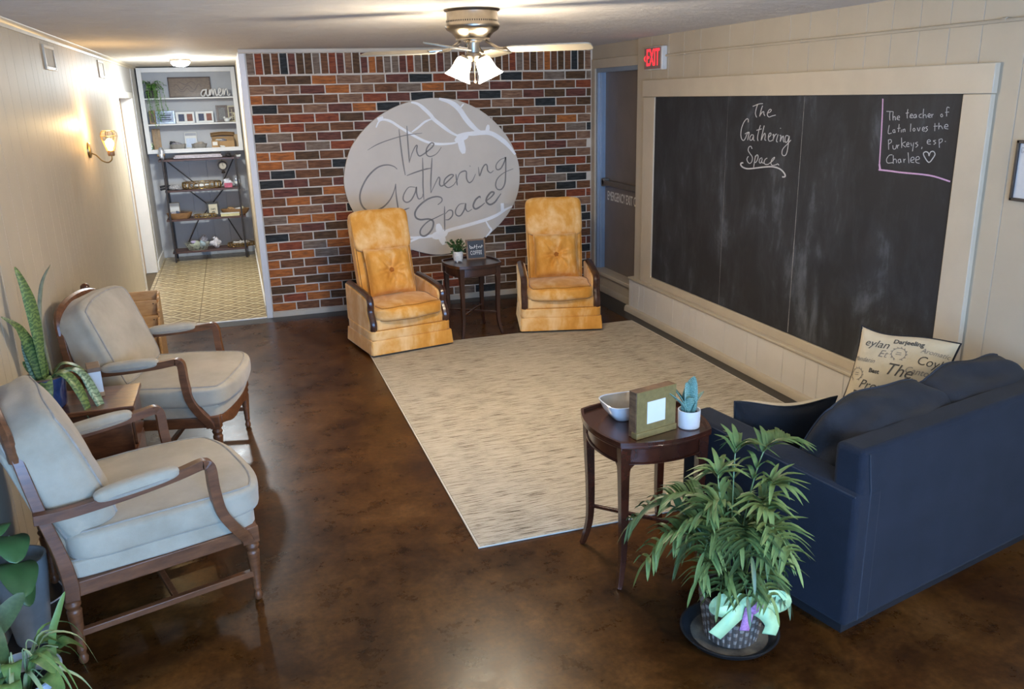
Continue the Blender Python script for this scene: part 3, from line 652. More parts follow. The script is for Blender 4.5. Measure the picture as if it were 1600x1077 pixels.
def recliner(label, loc, rz):
    t = thing('velvet_recliner', label, 'armchair', loc, rz, 'gold velvet chairs at the brick wall')
    # pleated skirt, split at the corners
    def skirt(v): 
        f = 1+.035*max(0, (.14-(v.z+.08))/.14); return (v.x*f, v.y*f, v.z)
    for (a, b, c, d) in ((.292, .308, -.347, .347), (-.30, -.284, -.335, .335)):
        sk = MB().box(a, b, c, d, .026, .142); sk.v = [(x*(1.03 if z < .1 else 1), y*(1.02 if z < .1 else 1), z) for x, y, z in sk.v]; sk.build('skirt', m_velvet, t, bevel=.005)
    for s in (1, -1):
        sk = MB().box(-.295, .295, *(sorted((s*.336, s*.350))), .026, .142); sk.v = [(x*(1.02 if z < .1 else 1), y*(1.03 if z < .1 else 1), z) for x, y, z in sk.v]; sk.build('skirt', m_velvet, t, bevel=.005)
    cushion('base', m_velvet, (.606, .70, .085), t, k=16, M=Matrix.Translation((-.002, 0, .178)), pipe=True, pipe_m=m_welt, pr=.004, n=12)
    cushion('front_band', m_velvet, (.10, .575, .095), t, k=12, crown=(.006, 0, 0), M=Matrix.Translation((.228, 0, .258)), n=12)
    MB().box(-.26, .22, -.27, .27, .20, .30).build('seat_box', m_velvet, t, bevel=.01)
    def sd(v): return (v.x+.03*max(0, v.x/.28)*(1-(v.y/.3)**2), v.y, v.z-.012*max(0, -v.x/.28))
    cushion('seat_cushion', m_velvet, (.55, .575, .105), t, k=7, crown=(.01, .006, .022), deform=sd, M=Matrix.Translation((.045, 0, .350)), pipe=True, pipe_m=m_welt, wr=.006, seed=8, n=18)
    for s in (1, -1):
        prof = [(-.30, .20), (.25, .20), (.262, .26), (.25, .30), (.225, .34), (.215, .38), (.225, .43), (.205, .465), (.12, .482), (-.06, .50), (-.30, .515)]
        ar = MB().prism(prof, *sorted((s*.272, s*.345)), 'y').build('arm', m_velvet, t, bevel=.012, seg=3, recalc=True)
        rail = spline([(-.27, s*.312, .516), (-.06, s*.312, .507), (.12, s*.312, .490), (.212, s*.312, .472), (.236, s*.312, .43), (.226, s*.312, .38), (.238, s*.312, .34), (.262, s*.312, .30), (.274, s*.312, .26), (.264, s*.312, .215)], 4)
        MB().tube(rail, .024, 8, flat=1.1, up=(0, 1, 0)).build('wood_trim', m_walnut, ar)
        MB().tube([(p[0]+.004, p[1]+s*.022, p[2]+.006) for p in rail], .010, 6).build('wood_bead', m_walnut, ar)
    # tall raked back in two sections
    lean = math.radians(-14)
    def body(v): return (v.x, v.y*(1+.03*v.z), v.z)
    Mb = Matrix.Translation((-.285, 0, .70)) @ Matrix.Rotation(lean, 4, 'Y')
    cushion('backrest', m_velvet, (.10, .50, .76), t, k=12, deform=body, M=Mb, pipe=True, pipe_m=m_welt, pipe_axis=0, pr=.004)
    cushion('head_pad', m_velvet, (.115, .50, .335), t, k=8, crown=(.022, .004, .008), M=Mb @ Matrix.Translation((.032, 0, .225)), wr=.005, seed=4, n=18)
    for s in (): cushion('back_bolster', m_velvet, (.06, .10, .40), t, k=8, crown=(.012, 0, 0), M=Mb @ Matrix.Translation((.04, s*.198, -.15)), n=10)
    # loose square pillow with a centre button
    Mp = Mb @ Matrix.Translation((.128, 0, -.130)) @ Matrix.Rotation(math.radians(-4), 4, 'Y')
    S, T = .395, .20; ce = cells = 34
    def pil(sd_):
        def f(u, v):
            a, b = 2*u-1, 2*v-1; e = max(0, (1-a**4)*(1-b**4))**.5; r = math.hypot(a, b); an = math.atan2(b, a)
            h = T/2*e*(1-.50*math.exp(-(r/.26)**2)) + (.015*math.sin(7*an+sd_)*math.exp(-((r-.38)/.28)**2)+.004*math.sin(13*an)*math.exp(-((r-.6)/.3)**2))*e
            k = 1-.05*(1-abs(a))*(abs(b) > .9)-.0
            return Mp @ Vector((sd_*h, a*S/2*(1-.04*(1-b*b)), b*S/2*(1-.04*(1-a*a))))
        return f
    mb = MB().grid(pil(1), ce, ce); mb.grid(lambda u, v: pil(-1)(1-u, v), ce, ce)
    pw = mb.build('back_pillow', m_velvet, t, angle=80)
    MB().lathe([(.0, -.006), (.022, -.006), (.025, .002), (.018, .010), (0, .013)], 14, caps=False).xf(Mp @ Matrix.Translation((T/2*.52, 0, 0)) @ Matrix.Rotation(PI/2, 4, 'Y')).build('button', m_button, pw)
    edge = [Mp @ Vector((0, S/2*a*(1-.04*(1-b*b)), S/2*b*(1-.04*(1-a*a)))) for e in range(4) for a, b in [[(q, -1), (1, q), (-q, 1), (-1, -q)][e] for q in [-1+i/5 for i in range(10)]]]
    MB().tube(edge, .004, 6, closed=True).build('welt', m_velvet, pw)
    for sx in (.2, -.2):
        for sy in (.24, -.24): MB().lathe([(.012, 0), (.016, .006), (.016, .02), (.01, .026), (.01, .06)], 10, (sx, sy, .0085)).build('caster', mat('dark_caster', '#2a2520', .4, metal=.5), t)
    MB().box(-.28, .28, -.32, .32, .055, .145).build('chassis', mat('dark_chassis', '#2a2019', .7), t)
    return t
rc1 = recliner('gold velvet high-back chair with button pillow, left of the small table', (1.164, 6.775, 0), math.radians(-79))
rc2 = dup(rc1, 'gold velvet high-back chair with button pillow, beside the exit door', (2.622, 6.83, 0), math.radians(-105))

# ================================================================== bow-sided mahogany tables
m_mahog = wood('mahogany', '#34180f', '#4e2718', .22, (3, 10, 3), .6)
m_mahogd = wood('dark_mahogany', '#2a1712', '#3d231a', .3, (3, 10, 3), .4)
def outline(h, bulge, n=12):
    pts = []
    for e in range(4):
        for i in range(n):
            q = -1+2*i/n; b = h+bulge*(1-q*q)
            pts.append([(q*h, -b), (b, q*h), (-q*h, b), (-b, -q*h)][e])
    return pts
def side_table(label, loc, rz, sc, m):
    t = thing('bowed_side_table', label, 'side table', loc, rz, 'mahogany side tables'); t.scale = (sc, sc, sc*1.0)
    H = .205
    top = MB().prism(outline(H, .045), .640, .654).build('tabletop', m, t, bevel=.003)
    o1, o2 = outline(H, .045), outline(H-.010, .0435); n = len(o1)
    vs = [(x, y, .652) for x, y in o1]+[(x, y, .668) for x, y in o1]+[(x, y, .668) for x, y in o2]+[(x, y, .652) for x, y in o2]
    fs = [(k*n+i, k*n+(i+1) % n, (k+1) % 4*n+(i+1) % n, (k+1) % 4*n+i) for k in range(4) for i in range(n)]
    MB().add(vs, fs).build('gallery_lip', m, top, recalc=True)
    o1, o2 = outline(H-.022, .040), outline(H-.036, .038)
    vs = [(x, y, .565) for x, y in o1]+[(x, y, .640) for x, y in o1]+[(x, y, .640) for x, y in o2]+[(x, y, .565) for x, y in o2]
    MB().add(vs, fs).build('apron', m, t, recalc=True)
    ob = outline(H-.019, .041); MB().tube([(x, y, .566) for x, y in ob], .004, 6, closed=True).build('apron_bead', m, t)
    for sx in (1, -1):
        for sy in (1, -1):
            p = H-.028
            path = [(sx*p, sy*p, .64), (sx*p, sy*p, .50), (sx*(p-.004), sy*(p-.004), .30), (sx*(p-.002), sy*(p-.002), .14), (sx*(p+.016), sy*(p+.016), .03), (sx*(p+.026), sy*(p+.026), 0)]
            mb = MB().tube(spline(path, 4), [.031, .031, .030, .029, .027, .026, .025, .024, .0235, .023, .022, .021, .020, .019, .018, .017, .016, .015, .014, .0135, .013], 4, up=(1, 0, 0))
            br = [(0, 0), (.045, 0), (.03, -.008), (.012, -.022), (.005, -.05), (0, -.05)]
            mb.prism([(sx*(p-.012-u), .567+v) for u, v in br], sy*(p+.008), sy*(p+.020), 'y'); mb.prism([(sy*(p-.012-u), .567+v) for u, v in br], sx*(p+.008), sx*(p+.020), 'x')
            mb.build('leg', m, t, bevel=.002, recalc=True)
    for s in (1, -1): MB().tube([(-.165, -s*.165, .205), (0, 0, .207+.004*s), (.165, s*.165, .205)], .0105, 4, up=(0, 0, 1)).build('stretcher', m, t, bevel=.002)
    return t
st1 = side_table('mahogany bow-sided side table beside the sofa arm, holding bowl, frame and succulent', (1.536, 2.99, 0), 0, 1, m_mahog)
st2 = side_table('dark mahogany bow-sided table between the two gold velvet chairs', (1.845, 6.88, 0), math.radians(9), .95, m_mahogd)

# ================================================================== navy sofa
m_navy = fabric('navy_canvas', '#20242e', '#1b1f28', .95, .04, 6, 500, .3); m_navyc = fabric('charcoal_cushion', '#2d2d31', '#252528', .95, .04, 6, 500, .3); m_navyp = fabric('navy_seam', '#34373f', '#2e3138', .9, .04, 10, 500)
sofa = thing('sofa', 'navy blue fabric two-seat sofa seen from behind, facing the brick wall', 'sofa', (1.978, 2.195, 0), math.radians(13.1))
SW, SD = 1.455, .90
MB().box(.03, SW-.03, .03, SD-.17, 0, .05).build('plinth', mat('black_plinth', '#1b1c20', .6), sofa)
def panel(name, x0, x1, y0, y1, z0, z1, m=m_navy, k=30, cr=(0, 0, 0), **kw):
    return cushion(name, m, (x1-x0, y1-y0, z1-z0), sofa, k=k, crown=cr, M=Matrix.Translation(((x0+x1)/2, (y0+y1)/2, (z0+z1)/2)), **kw)
bk = MB().box(.02, SW-.012, 0, .125, .048, .765).build('back_frame', m_navy, sofa, bevel=.022, seg=4)
MB().tube([(.075, -.003, .06), (.075, -.003, .60), (.05, -.002, .75)], .0035, 6).build('seam', m_navyp, bk)
for s, x0, x1 in ((0, 0, .15), (1, SW-.10, SW)):
    def slope(v): return (v.x, v.y, v.z+.035*max(0, v.z/.28)*(v.y+.45)/.9)
    mb = MB().box(x0, x1, -.004, SD, .048, .598); mb.v = [(x, y, z+(.035 if z > .3 and y > .5 else 0)) for x, y, z in mb.v]
    a = mb.build('armrest', m_navy, sofa, bevel=.022, seg=4)
    for xx in (x0+.004, x1-.004): MB().tube([(xx, .006, .588), (xx, SD-.01, .623)], .004, 6).build('seam', m_navyp, a)
MB().box(.17, SW-.17, .15, SD-.02, .048, .28).build('seat_base', m_navy, sofa, bevel=.01)
for k in range(2):
    x0 = .155+k*.598; panel('seat_cushion', x0, x0+.594, .17, SD, .28, .425, m_navyc, 9, (.004, .01, .018), n=14, pipe=True, pipe_m=m_navyp)
    def plump(v): return (v.x, v.y+.02*math.cos(v.x*5), v.z+.010*math.cos(v.x*4.2)*max(0, v.z/.2)-.006*math.sin(v.x*11+k*2)*max(0, v.z/.2))
    cushion('back_cushion', m_navyc if k == 0 else m_navyc, (.645, .29, .34), sofa, k=8, crown=(.012, .03, .012), deform=plump, wr=.014, seed=20+k, n=22, pipe=True, pipe_m=m_navyp, pipe_axis=1, pr=.006,
            M=Matrix.Translation((x0+.315, .225, .605)) @ Matrix.Rotation(math.radians(22), 4, 'X'))

# ================================================================== oval sign on the brick wall
YS = 8.086; SC = (1.845, YS+.02, .50)
sign = thing('oval_wall_sign', 'large beige oval sign lettered The Gathering Space on the brick wall', 'sign', SC)
def s1(u, v, y=YS): p = on_y(530+u/5.517, 145+v/5.517, y); return (p.x-SC[0], p.y-SC[1], p.z-SC[2])
ol = [(870, 45), (1000, 60), (1130, 105), (1260, 180), (1370, 280), (1460, 395), (1520, 520), (1552, 640), (1556, 760), (1540, 865), (1503, 965), (1445, 1060), (1360, 1160), (1250, 1249), (1110, 1335), (960, 1386), (830, 1397), (700, 1374), (560, 1330), (400, 1262), (260, 1180), (165, 1085), (100, 985), (60, 880), (40, 770), (45, 690), (62, 590), (100, 475), (160, 382), (240, 287), (345, 198), (475, 124), (620, 72), (750, 48)]
P = [s1(p.x, p.y) for p in spline([(a, b, 0) for a, b in ol], 3, True)]; n = len(P)
cx = sum(p[0] for p in P)/n; cz = sum(p[2] for p in P)/n
vs = [(p[0], p[1], p[2]) for p in P]+[(p[0], p[1]+.022, p[2]) for p in P]
MB().add(vs, [tuple(range(n)), tuple(range(2*n-1, n-1, -1))]+[(i, n+i, n+(i+1) % n, (i+1) % n) for i in range(n)]).build('sign_panel', mat('beige_sign_paint', '#d6c9b6', .55, .05, 2.5), sign, recalc=True, bevel=.003)
D = 524
veins = [([(318, 300), (345, 245), (390, 232), (450, 250), (520, 295), (600, 345), (680, 390), (760, 425), (850, 442), (940, 440), (1010, 428), (1050, 395)], 17), ([(330, 230), (380, 215)], 50), ([(620, 82), (680, 98), (740, 145), (790, 195), (815, 228), (880, 280), (960, 340), (1040, 380)], 24), ([(800, 225), (740, 250), (680, 300), (625, 340)], 14),
         ([(860, 52), (940, 74), (1000, 108), (1045, 155), (1085, 215), (1130, 270), (1190, 325), (1240, 345)], 34), ([(1072, 96), (1035, 140)], 22), ([(1010, 372), (1080, 356), (1150, 352), (1220, 345), (1290, 345), (1350, 370), (1420, 420), (1470, 470), (1518, 532)], 30), ([(1285, 275), (1275, 330), (1260, 352)], 26), ([(1040, 375), (1052, 440), (1074, 525)], 44), ([(1000, 420), (1060, 385), (1110, 360)], 46),
         ([(470, D+712), (640, D+725), (760, D+715), (860, D+700), (950, D+660), (1080, D+625), (1200, D+590), (1280, D+565), (1360, D+530), (1430, D+485), (1490, D+455)], 22), ([(540, D+820), (610, D+760), (690, D+728)], 14), ([(850, D+605), (872, D+690), (905, D+785)], 46), ([(800, D+715), (870, D+700), (930, D+672)], 52), ([(1262, D+580), (1292, D+632), (1310, D+662), (1262, D+722)], 13), ([(1405, D+428), (1408, D+500)], 48)]
ribbon([(p_, w_*1.3) for p_, w_ in veins], 20, lambda u, v: s1(u, v, YS-.0012), lift=(0, -.00012, 0)).build('vein_lines', mat('sign_white_paint', '#faf7f1', .6, .04), sign, smooth=False)
LT = [[(515, 315), (530, 450), (550, 600), (570, 712)], ([(245, 495), (330, 445), (450, 400), (580, 365), (715, 348)], 8), [(583, 285), (590, 400), (600, 530), (605, 605)], [(605, 600), (625, 530), (655, 465), (672, 455), (668, 500), (690, 545), (740, 520), (800, 470), (815, 440), (790, 435), (755, 480), (752, 530), (785, 550), (840, 525), (880, 470)],
      ([(500, 660), (470, 635), (410, 622), (330, 645), (250, 720), (195, 820), (178, 900), (195, 970), (240, 1015), (300, 1020), (380, 985), (440, 920), (475, 840), (487, 785)], 14), [(487, 785), (490, 870), (505, 980), (518, 1060), (525, 1120), (520, 1160)], [(505, 1030), (560, 1010), (605, 993)],
      [(655, 815), (600, 815), (560, 870), (552, 920), (580, 945), (620, 925), (655, 860), (665, 812), (668, 870), (685, 915), (715, 900), (722, 870)], [(718, 560), (722, 700), (722, 800), (730, 925)], [(582, 715), (660, 685), (740, 660), (795, 650)], [(800, 560), (795, 650), (790, 760), (790, 865)], [(790, 865), (820, 800), (855, 730), (868, 745), (865, 790), (890, 803), (950, 750), (985, 712), (955, 708), (912, 745), (905, 790), (940, 818), (985, 795), (1005, 765)],
      [(1005, 700), (1012, 760), (1018, 800)], [(1015, 760), (1035, 700), (1065, 678), (1095, 680), (1098, 740), (1120, 775), (1150, 755), (1175, 700)], [(1124, 628), (1131, 636)], [(1200, 640), (1205, 690), (1212, 715), (1235, 650), (1260, 618), (1275, 630), (1280, 670), (1305, 690), (1330, 670)],
      [(1430, 560), (1385, 580), (1352, 625), (1360, 662), (1395, 650), (1430, 580), (1435, 560), (1435, 680), (1428, 780), (1400, 830), (1365, 832), (1348, 795), (1365, 740), (1420, 690), (1500, 655)],
      ([(850, D+442), (885, D+410), (878, D+380), (830, D+372), (760, D+395), (690, D+450), (655, D+505), (660, D+550), (700, D+570), (770, D+565), (810, D+585), (805, D+640), (770, D+690), (730, D+712), (700, D+695), (705, D+650), (760, D+590), (830, D+555), (900, D+520)], 15), [(908, D+455), (908, D+560), (910, D+668)], [(915, D+520), (945, D+490), (975, D+495), (975, D+535), (945, D+568), (915, D+572)],
      [(1080, D+430), (1035, D+440), (1003, D+490), (1010, D+530), (1045, D+535), (1080, D+480), (1090, D+430), (1090, D+475), (1110, D+500), (1145, D+480)], ([(1215, D+385), (1210, D+370), (1175, D+400), (1155, D+450), (1175, D+478), (1220, D+455), (1255, D+425)], 15), ([(1265, D+410), (1310, D+375), (1335, D+340), (1310, D+333), (1275, D+375), (1268, D+415), (1300, D+440), (1340, D+420), (1370, D+380), (1395, D+345)], 15)]
lt = ribbon(LT, 11, lambda u, v: s1(u, v, YS-.0035), lift=(0, -.00005, 0)).build('sign_lettering', mat('sign_grey_paint', '#857d74', .6, .15, 12), sign, smooth=False); lt['label'] = 'grey script words The Gathering Space'

# ================================================================== ceiling fan with light kit
m_nickel = mat('brushed_nickel', '#8f8578', .28, .1, 20, metal=1); m_blade = mat('cream_blade', '#a89d88', .45, .06, 6)
FX, FY = 1.287, 4.585
fan = thing('ceiling_fan', 'brushed nickel ceiling fan with cream blades and two lit glass shades', 'ceiling fan', (FX, FY, 2.06))
z0 = 2.06
MB().lathe([(.150, 2.44-z0), (.146, 2.432-z0), (.136, 2.428-z0), (.136, 2.392-z0), (.139, 2.388-z0), (.139, 2.374-z0), (.145, 2.366-z0), (.146, 2.352-z0), (.138, 2.338-z0), (.112, 2.322-z0), (.098, 2.308-z0), (.090, 2.295-z0), (.092, 2.288-z0), (.0, 2.284-z0)], 48, caps=False).build('motor_housing', m_nickel, fan)
mb = MB()
for k in range(72):
    a = 2*PI*k/72; mb.add([(.1398*math.cos(a+d), .1398*math.sin(a+d), z) for d, z in ((-.018, .316), (.018, .316), (.018, .324), (-.018, .324))], [(0, 1, 2, 3)])
o = mb.build('vent_slots', mat('dark_slot', '#1a1512', .7), fan, smooth=False); o['kind'] = 'stuff'
MB().lathe([(.03, .155), (.034, .165), (.034, .215), (.05, .222), (.05, .232), (0, .234)], 24, caps=False).build('stem', mat('light_kit_stem', '#9c9384', .35, metal=.8), fan)
MB().lathe([(.0, .115), (.02, .118), (.034, .128), (.045, .145), (.043, .158), (.03, .165)], 24, caps=False).build('light_hub', m_nickel, fan)
for k in range(4):
    a = math.radians(-32+90*k); R = Matrix.Rotation(a, 4, 'Z')
    bl = []
    L0, L1 = .20, .645
    outl = [(L0, -.050), (L0+.03, -.058), (.45, -.066), (L1-.03, -.066), (L1-.008, -.055), (L1, -.035), (L1, .035), (L1-.008, .055), (L1-.03, .066), (.45, .066), (L0+.03, .058), (L0, .050)]
    Mt = R @ Matrix.Translation((0, 0, .175)) @ Matrix.Rotation(math.radians(-11), 4, 'X')
    b = MB().prism(outl, -.003, .004).xf(Mt).build('blade', m_blade, fan, bevel=.001)
    arm = [(.07, 0, .222), (.10, 0, .205), (.14, 0, .183), (.19, 0, .176)]
    mb = MB().tube([R @ Vector(p) for p in spline(arm, 4)], .008, 8)
    mb.add([tuple(Mt @ Vector(v)) for v in ((.17, -.012, .005), (.235, -.04, .005), (.26, 0, .005), (.235, .04, .005), (.17, .012, .005), (.17, -.012, .010), (.235, -.04, .010), (.26, 0, .010), (.235, .04, .010), (.17, .012, .010))], [(4, 3, 2, 1, 0), (5, 6, 7, 8, 9), (0, 1, 6, 5), (1, 2, 7, 6), (2, 3, 8, 7), (3, 4, 9, 8), (4, 0, 5, 9)])
    mb.build('blade_bracket', m_nickel, b)
m_shade = emit('lit_frosted_glass', '#fff3da', 7)
for s in (-1, 1):
    # shades tilt outward, one to each side as seen across the room
    ax = Vector((CR.x, CR.y, 0)).normalized()*s; tilt = math.radians(24)
    d = Vector((ax.x*math.sin(tilt), ax.y*math.sin(tilt), -math.cos(tilt))); c = Vector((ax.x*.048, ax.y*.048, .128))
    q = Vector((0, 0, -1)).rotation_difference(d).to_matrix().to_4x4(); Ms = Matrix.Translation(c) @ q
    prof = [(.030, .008), (.040, -.002), (.046, -.025), (.049, -.050), (.054, -.072), (.066, -.092), (.074, -.104), (.070, -.106), (.060, -.092), (.046, -.06), (.040, -.02), (.028, .0)]
    sh = MB().lathe(prof, 32, caps=False).xf(Ms).build('glass_shade', m_shade, fan)
    MB().lathe([(.0, .022), (.022, .020), (.030, .006), (.030, -.006), (0, -.008)], 20, caps=False).xf(Ms).build('shade_fitter', m_nickel, fan)
    MB().lathe([(.0, -.020), (.018, -.028), (.028, -.050), (.026, -.068), (.012, -.082), (0, -.085)], 16, caps=False).xf(Ms).build('bulb', emit('warm_bulb', '#ffe9c4', 30), sh)
    wp = Ms @ Vector((0, 0, -.13)); point('fan_bulb_light', (FX+wp.x, FY+wp.y, z0+wp.z), 32, (1, .86, .66), .09)
MB().tube([(.0, -.02, .12), (.0, -.02, .02)], .0015, 6).lathe([(.0, .0), (.005, .003), (.005, .015), (0, .02)], 8, (0, -.02, .004), caps=False).build('pull_chain', m_nickel, fan)

# ================================================================== hall ceiling light, wall sconce, vents
hl = thing('hall_ceiling_light', 'small lit dome light on the hall ceiling', 'ceiling light', (-.42, 9.78, 2.36))
MB().lathe([(.0, 0), (.04, .003), (.075, .015), (.092, .035), (.095, .05), (.09, .055)], 28, caps=False).build('dome', emit('cool_dome', '#eefaff', 14), hl)
MB().lathe([(.09, .05), (.105, .055), (.105, .08), (.0, .08)], 28, caps=False).build('canopy', m_nickel, hl)
point('hall_glow', (-.42, 9.78, 2.28), 26, (.86, .95, 1), .08); ha = area('hall_light', (-.42, 9.78, 2.345), (0, 0, 0), .19, .19, 26, (.90, .97, 1)); ha.data.shape = 'DISK'; ha.data.size = .19
sc = thing('wall_sconce', 'glowing wall sconce with clear faceted glass shade on left wall', 'wall lamp', (XL, 7.28, 1.60))
m_brassy = mat('aged_brass', '#8d7a55', .35, .1, metal=.9); m_sglass = glass('sconce_glass', '#ffe9c0', .14, .03)
MB().lathe([(.0, -.022), (.045, -.020), (.058, -.012), (.060, 0)], 24, caps=False).xf(Matrix.Translation((.001, 0, .07)) @ Matrix.Rotation(-PI/2, 4, 'Y')).build('backplate', m_brassy, sc)
MB().tube(spline([(.02, 0, .045), (.05, .0, .03), (.085, 0, -.012), (.125, 0, -.028), (.155, 0, -.008), (.158, 0, .03)], 6), .005, 8).build('arm', m_brassy, sc)
MB().lathe([(.0, .02), (.022, .02), (.026, .03), (.026, .055), (.022, .06), (0, .06)], 16, (.158, 0, 0), caps=False).build('socket', wood('socket_wood', '#8a6642', '#a97f55', .5), sc)
MB().lathe([(.028, .058), (.062, .17), (.058, .195), (.045, .21)], 7, (.158, 0, 0), caps=False).build('glass_shade', m_sglass, sc, smooth=False)
mb = MB()
for k in range(7):
    a = 2*PI*k/7; mb.tube([(.158+r*math.cos(a), r*math.sin(a), z) for r, z in ((.028, .058), (.062, .17), (.058, .195), (.045, .21))], .0022, 5)
mb.tube([(.158+.062*math.cos(2*PI*k/7), .062*math.sin(2*PI*k/7), .17) for k in range(7)], .0022, 5, closed=True); mb.tube([(.158+.045*math.cos(2*PI*k/7), .045*math.sin(2*PI*k/7), .21) for k in range(7)], .0022, 5, closed=True)
mb.build('shade_edges', m_brassy, sc)
MB().lathe([(.0, .06), (.014, .062), (.018, .075), (.030, .105), (.031, .125), (.02, .148), (0, .155)], 18, (.158, 0, 0), caps=False).build('bulb', emit('amber_bulb', '#ffc36a', 26), sc)
point('sconce_light', (XL+.158, 7.28, 1.86), 7, (1, .68, .32), .03)
for lab, y, zc in (('beige square vent plate high on the left wall, nearer the camera', 6.31, 2.30), ('beige square vent plate high on the left wall, toward the hall', 8.72, 2.31)):
    v = thing('wall_vent', lab, 'vent', (XL, y, zc), 0, 'vent plates on the left wall')
    MB().box(0, .012, -.17, .17, -.075, -.055).box(0, .012, -.17, .17, .055, .075).box(0, .012, -.17, -.15, -.055, .055).box(0, .012, .15, .17, -.055, .055).build('vent_frame', m_trim, v, bevel=.002)
    MB().box(.001, .006, -.15, .15, -.055, .055).build('vent_plate', mat('vent_tan', '#a99e8c', .6), v)
    for yy in (-.13, .13): MB().lathe([(.0, .003), (.005, .002), (.006, 0)], 10, caps=False).xf(Matrix.Translation((.012, yy, -.065)) @ Matrix.Rotation(PI/2, 4, 'Y')).build('screw', m_nickel, v)

# added dome light, unseen behind the camera, to brighten the right wall
h2 = dup(hl, 'added unseen dome ceiling light over the shop-front end of the room', (2.55, -.45, 2.36)); h2['group'] = hl['group'] = 'dome ceiling lights'
point('front_room_fill', (2.55, -.45, 2.27), 70, (1, .90, .74), .08)

# ================================================================== exit sign, conduit, framed print on the right wall
ex = thing('exit_sign', 'lit red exit sign with arrow above the emergency door', 'exit sign', (XB-.006, 6.61, 2.168))
MB().box(-.052, 0, -.16, .15, 0, .185).build('housing', mat('sign_housing', '#c9c6bf', .4), ex, bevel=.008, seg=3)
MB().box(-.056, -.050, -.145, .145, .008, .177).build('face_plate', mat('sign_face', '#8a6f68', .5), ex, bevel=.004)
m_red = emit('exit_red', '#ff2430', 1.6)
place_text('exit_lettering', 'EXIT', .19, frame_matrix((-.058, -.012, .093), (0, -1, 0), (0, 0, 1)) @ Matrix.Scale(.60, 4, (1, 0, 0)), m_red, ex, bold=.001)
MB().add([(-.058, .150, .093), (-.058, .118, .120), (-.058, .126, .093), (-.058, .118, .066)], [(0, 1, 2), (0, 2, 3)]).build('arrow', m_red, ex, smooth=False)
cpath = [(XB-.018, 6.45, 2.275), (XB-.018, 6.0, 2.28), (XB-.018, 4.0, 2.275), (XB-.018, -1.2, 2.27)]
cd_ = tag(MB().tube(cpath, .009, 8).build('conduit', m_wallr), 'thin beige conduit pipe running along the upper right wall', 'pipe')
for y in (6.15, 4.7, 3.2): MB().tube([(XB-.018, y-.012, 2.277), (XB-.018, y+.012, 2.277)], .012, 8).build('conduit_clip', m_wallr, cd_)
pc = thing('framed_print', 'black framed white print with script lettering at the right edge', 'picture', (XB-.006, 2.75, 1.47))
y0, y1, h = -.42, .285, .275
MB().box(-.02, 0, y0, y0+.014, 0, h).box(-.02, 0, y1-.014, y1, 0, h).box(-.02, 0, y0, y1, 0, .014).box(-.02, 0, y0, y1, h-.014, h).build('frame', mat('black_brown_frame', '#322c29', .5, .2, 20), pc, bevel=.002)
MB().box(-.010, -.004, y0+.012, y1-.012, .012, h-.012).build('print', mat('white_linen_print', '#cbc9c6', .7, .06, 12), pc)
def pp(u, v): return (-.0112, y1-.014-u, h-.014-v)
ribbon([[(.045, .075), (.048, .10), (.060, .105), (.068, .08), (.072, .10), (.085, .106), (.094, .075)]], .006, pp).build('print_lettering', mat('print_ink', '#3f3c3a', .7), pc, smooth=False)
ribbon([[(.03+.02*math.cos(a), .03+.012*math.sin(2*a)) for a in [i*.5 for i in range(13)]], [(.015, .035), (.05, .03), (.09, .034)], [(.03, .045), (.045, .055), (.07, .045)]], .002, pp).build('print_flourish', mat('print_grey_ink', '#8f8d8a', .7), pc, smooth=False)

# ================================================================== white wall cabinet in the hall
CY = 11.75; m_cab = mat('white_cabinet_paint', '#d5d3cf', .45, .04, 4)
cab = thing('wall_cabinet', 'white open wall cabinet with three display shelves at the hall end', 'cabinet', (-.43, CY, 1.385))
X0, X1, ZB, ZT = -1.035+.43, .130+.43, 0, 1.04
def cz(py, y=CY): return on_y(290, py, y).z-1.385
MB().box(X0, X0+.055, 0, .02, ZB, ZT).box(X1-.055, X1, 0, .02, ZB, ZT).box(X0+.055, X1-.055, 0, .02, ZT-.055, ZT).box(X0+.055, X1-.055, 0, .02, ZB, ZB+.05).build('face_frame', m_cab, cab, bevel=.002)
for a, b in ((X0, X0+.018), (X1-.018, X1)): MB().box(a, b, .02, .30, ZB, ZT).build('side_panel', m_cab, cab)
MB().box(X0+.018, X1-.018, .02, .30, ZT-.018, ZT).build('top_panel', m_cab, cab)
MB().box(X0+.018, X1-.018, .288, .30, ZB, ZT-.018).build('back_panel', m_grey, cab)
S1, S2, S3 = cz(153, CY+.02)+.005, cz(193.5, CY+.02)+.005, .045
for z in (S1, S2, S3): MB().box(X0+.018, X1-.018, .02, .288, z-.018, z).build('shelf', m_cab, cab, bevel=.002)
Z1_, Z2_, Z3_ = S1+1.385, S2+1.385, S3+1.385
def cx_(zx, y): return on_y(200+zx/5.982, 170, y).x + 0
def cpx(zx, zy, y): return on_y(200+zx/5.982, 90+zy/5.982, y)
def frame_thing(name, label, cat, x0, x1, y, z, h, fm, pm, fw=.015, tilt=6, th=.015, group=None, inner=None):
    t = thing(name, label, cat, ((x0+x1)/2, y, z), 0, group); t.rotation_euler = (math.radians(-tilt), 0, 0); w_ = (x1-x0)/2
    MB().box(-w_, -w_+fw, 0, th, 0, h).box(w_-fw, w_, 0, th, 0, h).box(-w_+fw, w_-fw, 0, th, 0, fw).box(-w_+fw, w_-fw, 0, th, h-fw, h).build('frame', fm, t, bevel=.0015)
    MB().box(-w_+fw, w_-fw, .005, th, fw, h-fw).build('picture', pm, t)
    for (a, b, c, d, m_) in (inner or []):
        MB().box(-w_+2*w_*a, -w_+2*w_*b, .002, .006, h*c, h*d).build('print', m_, t)
    return t
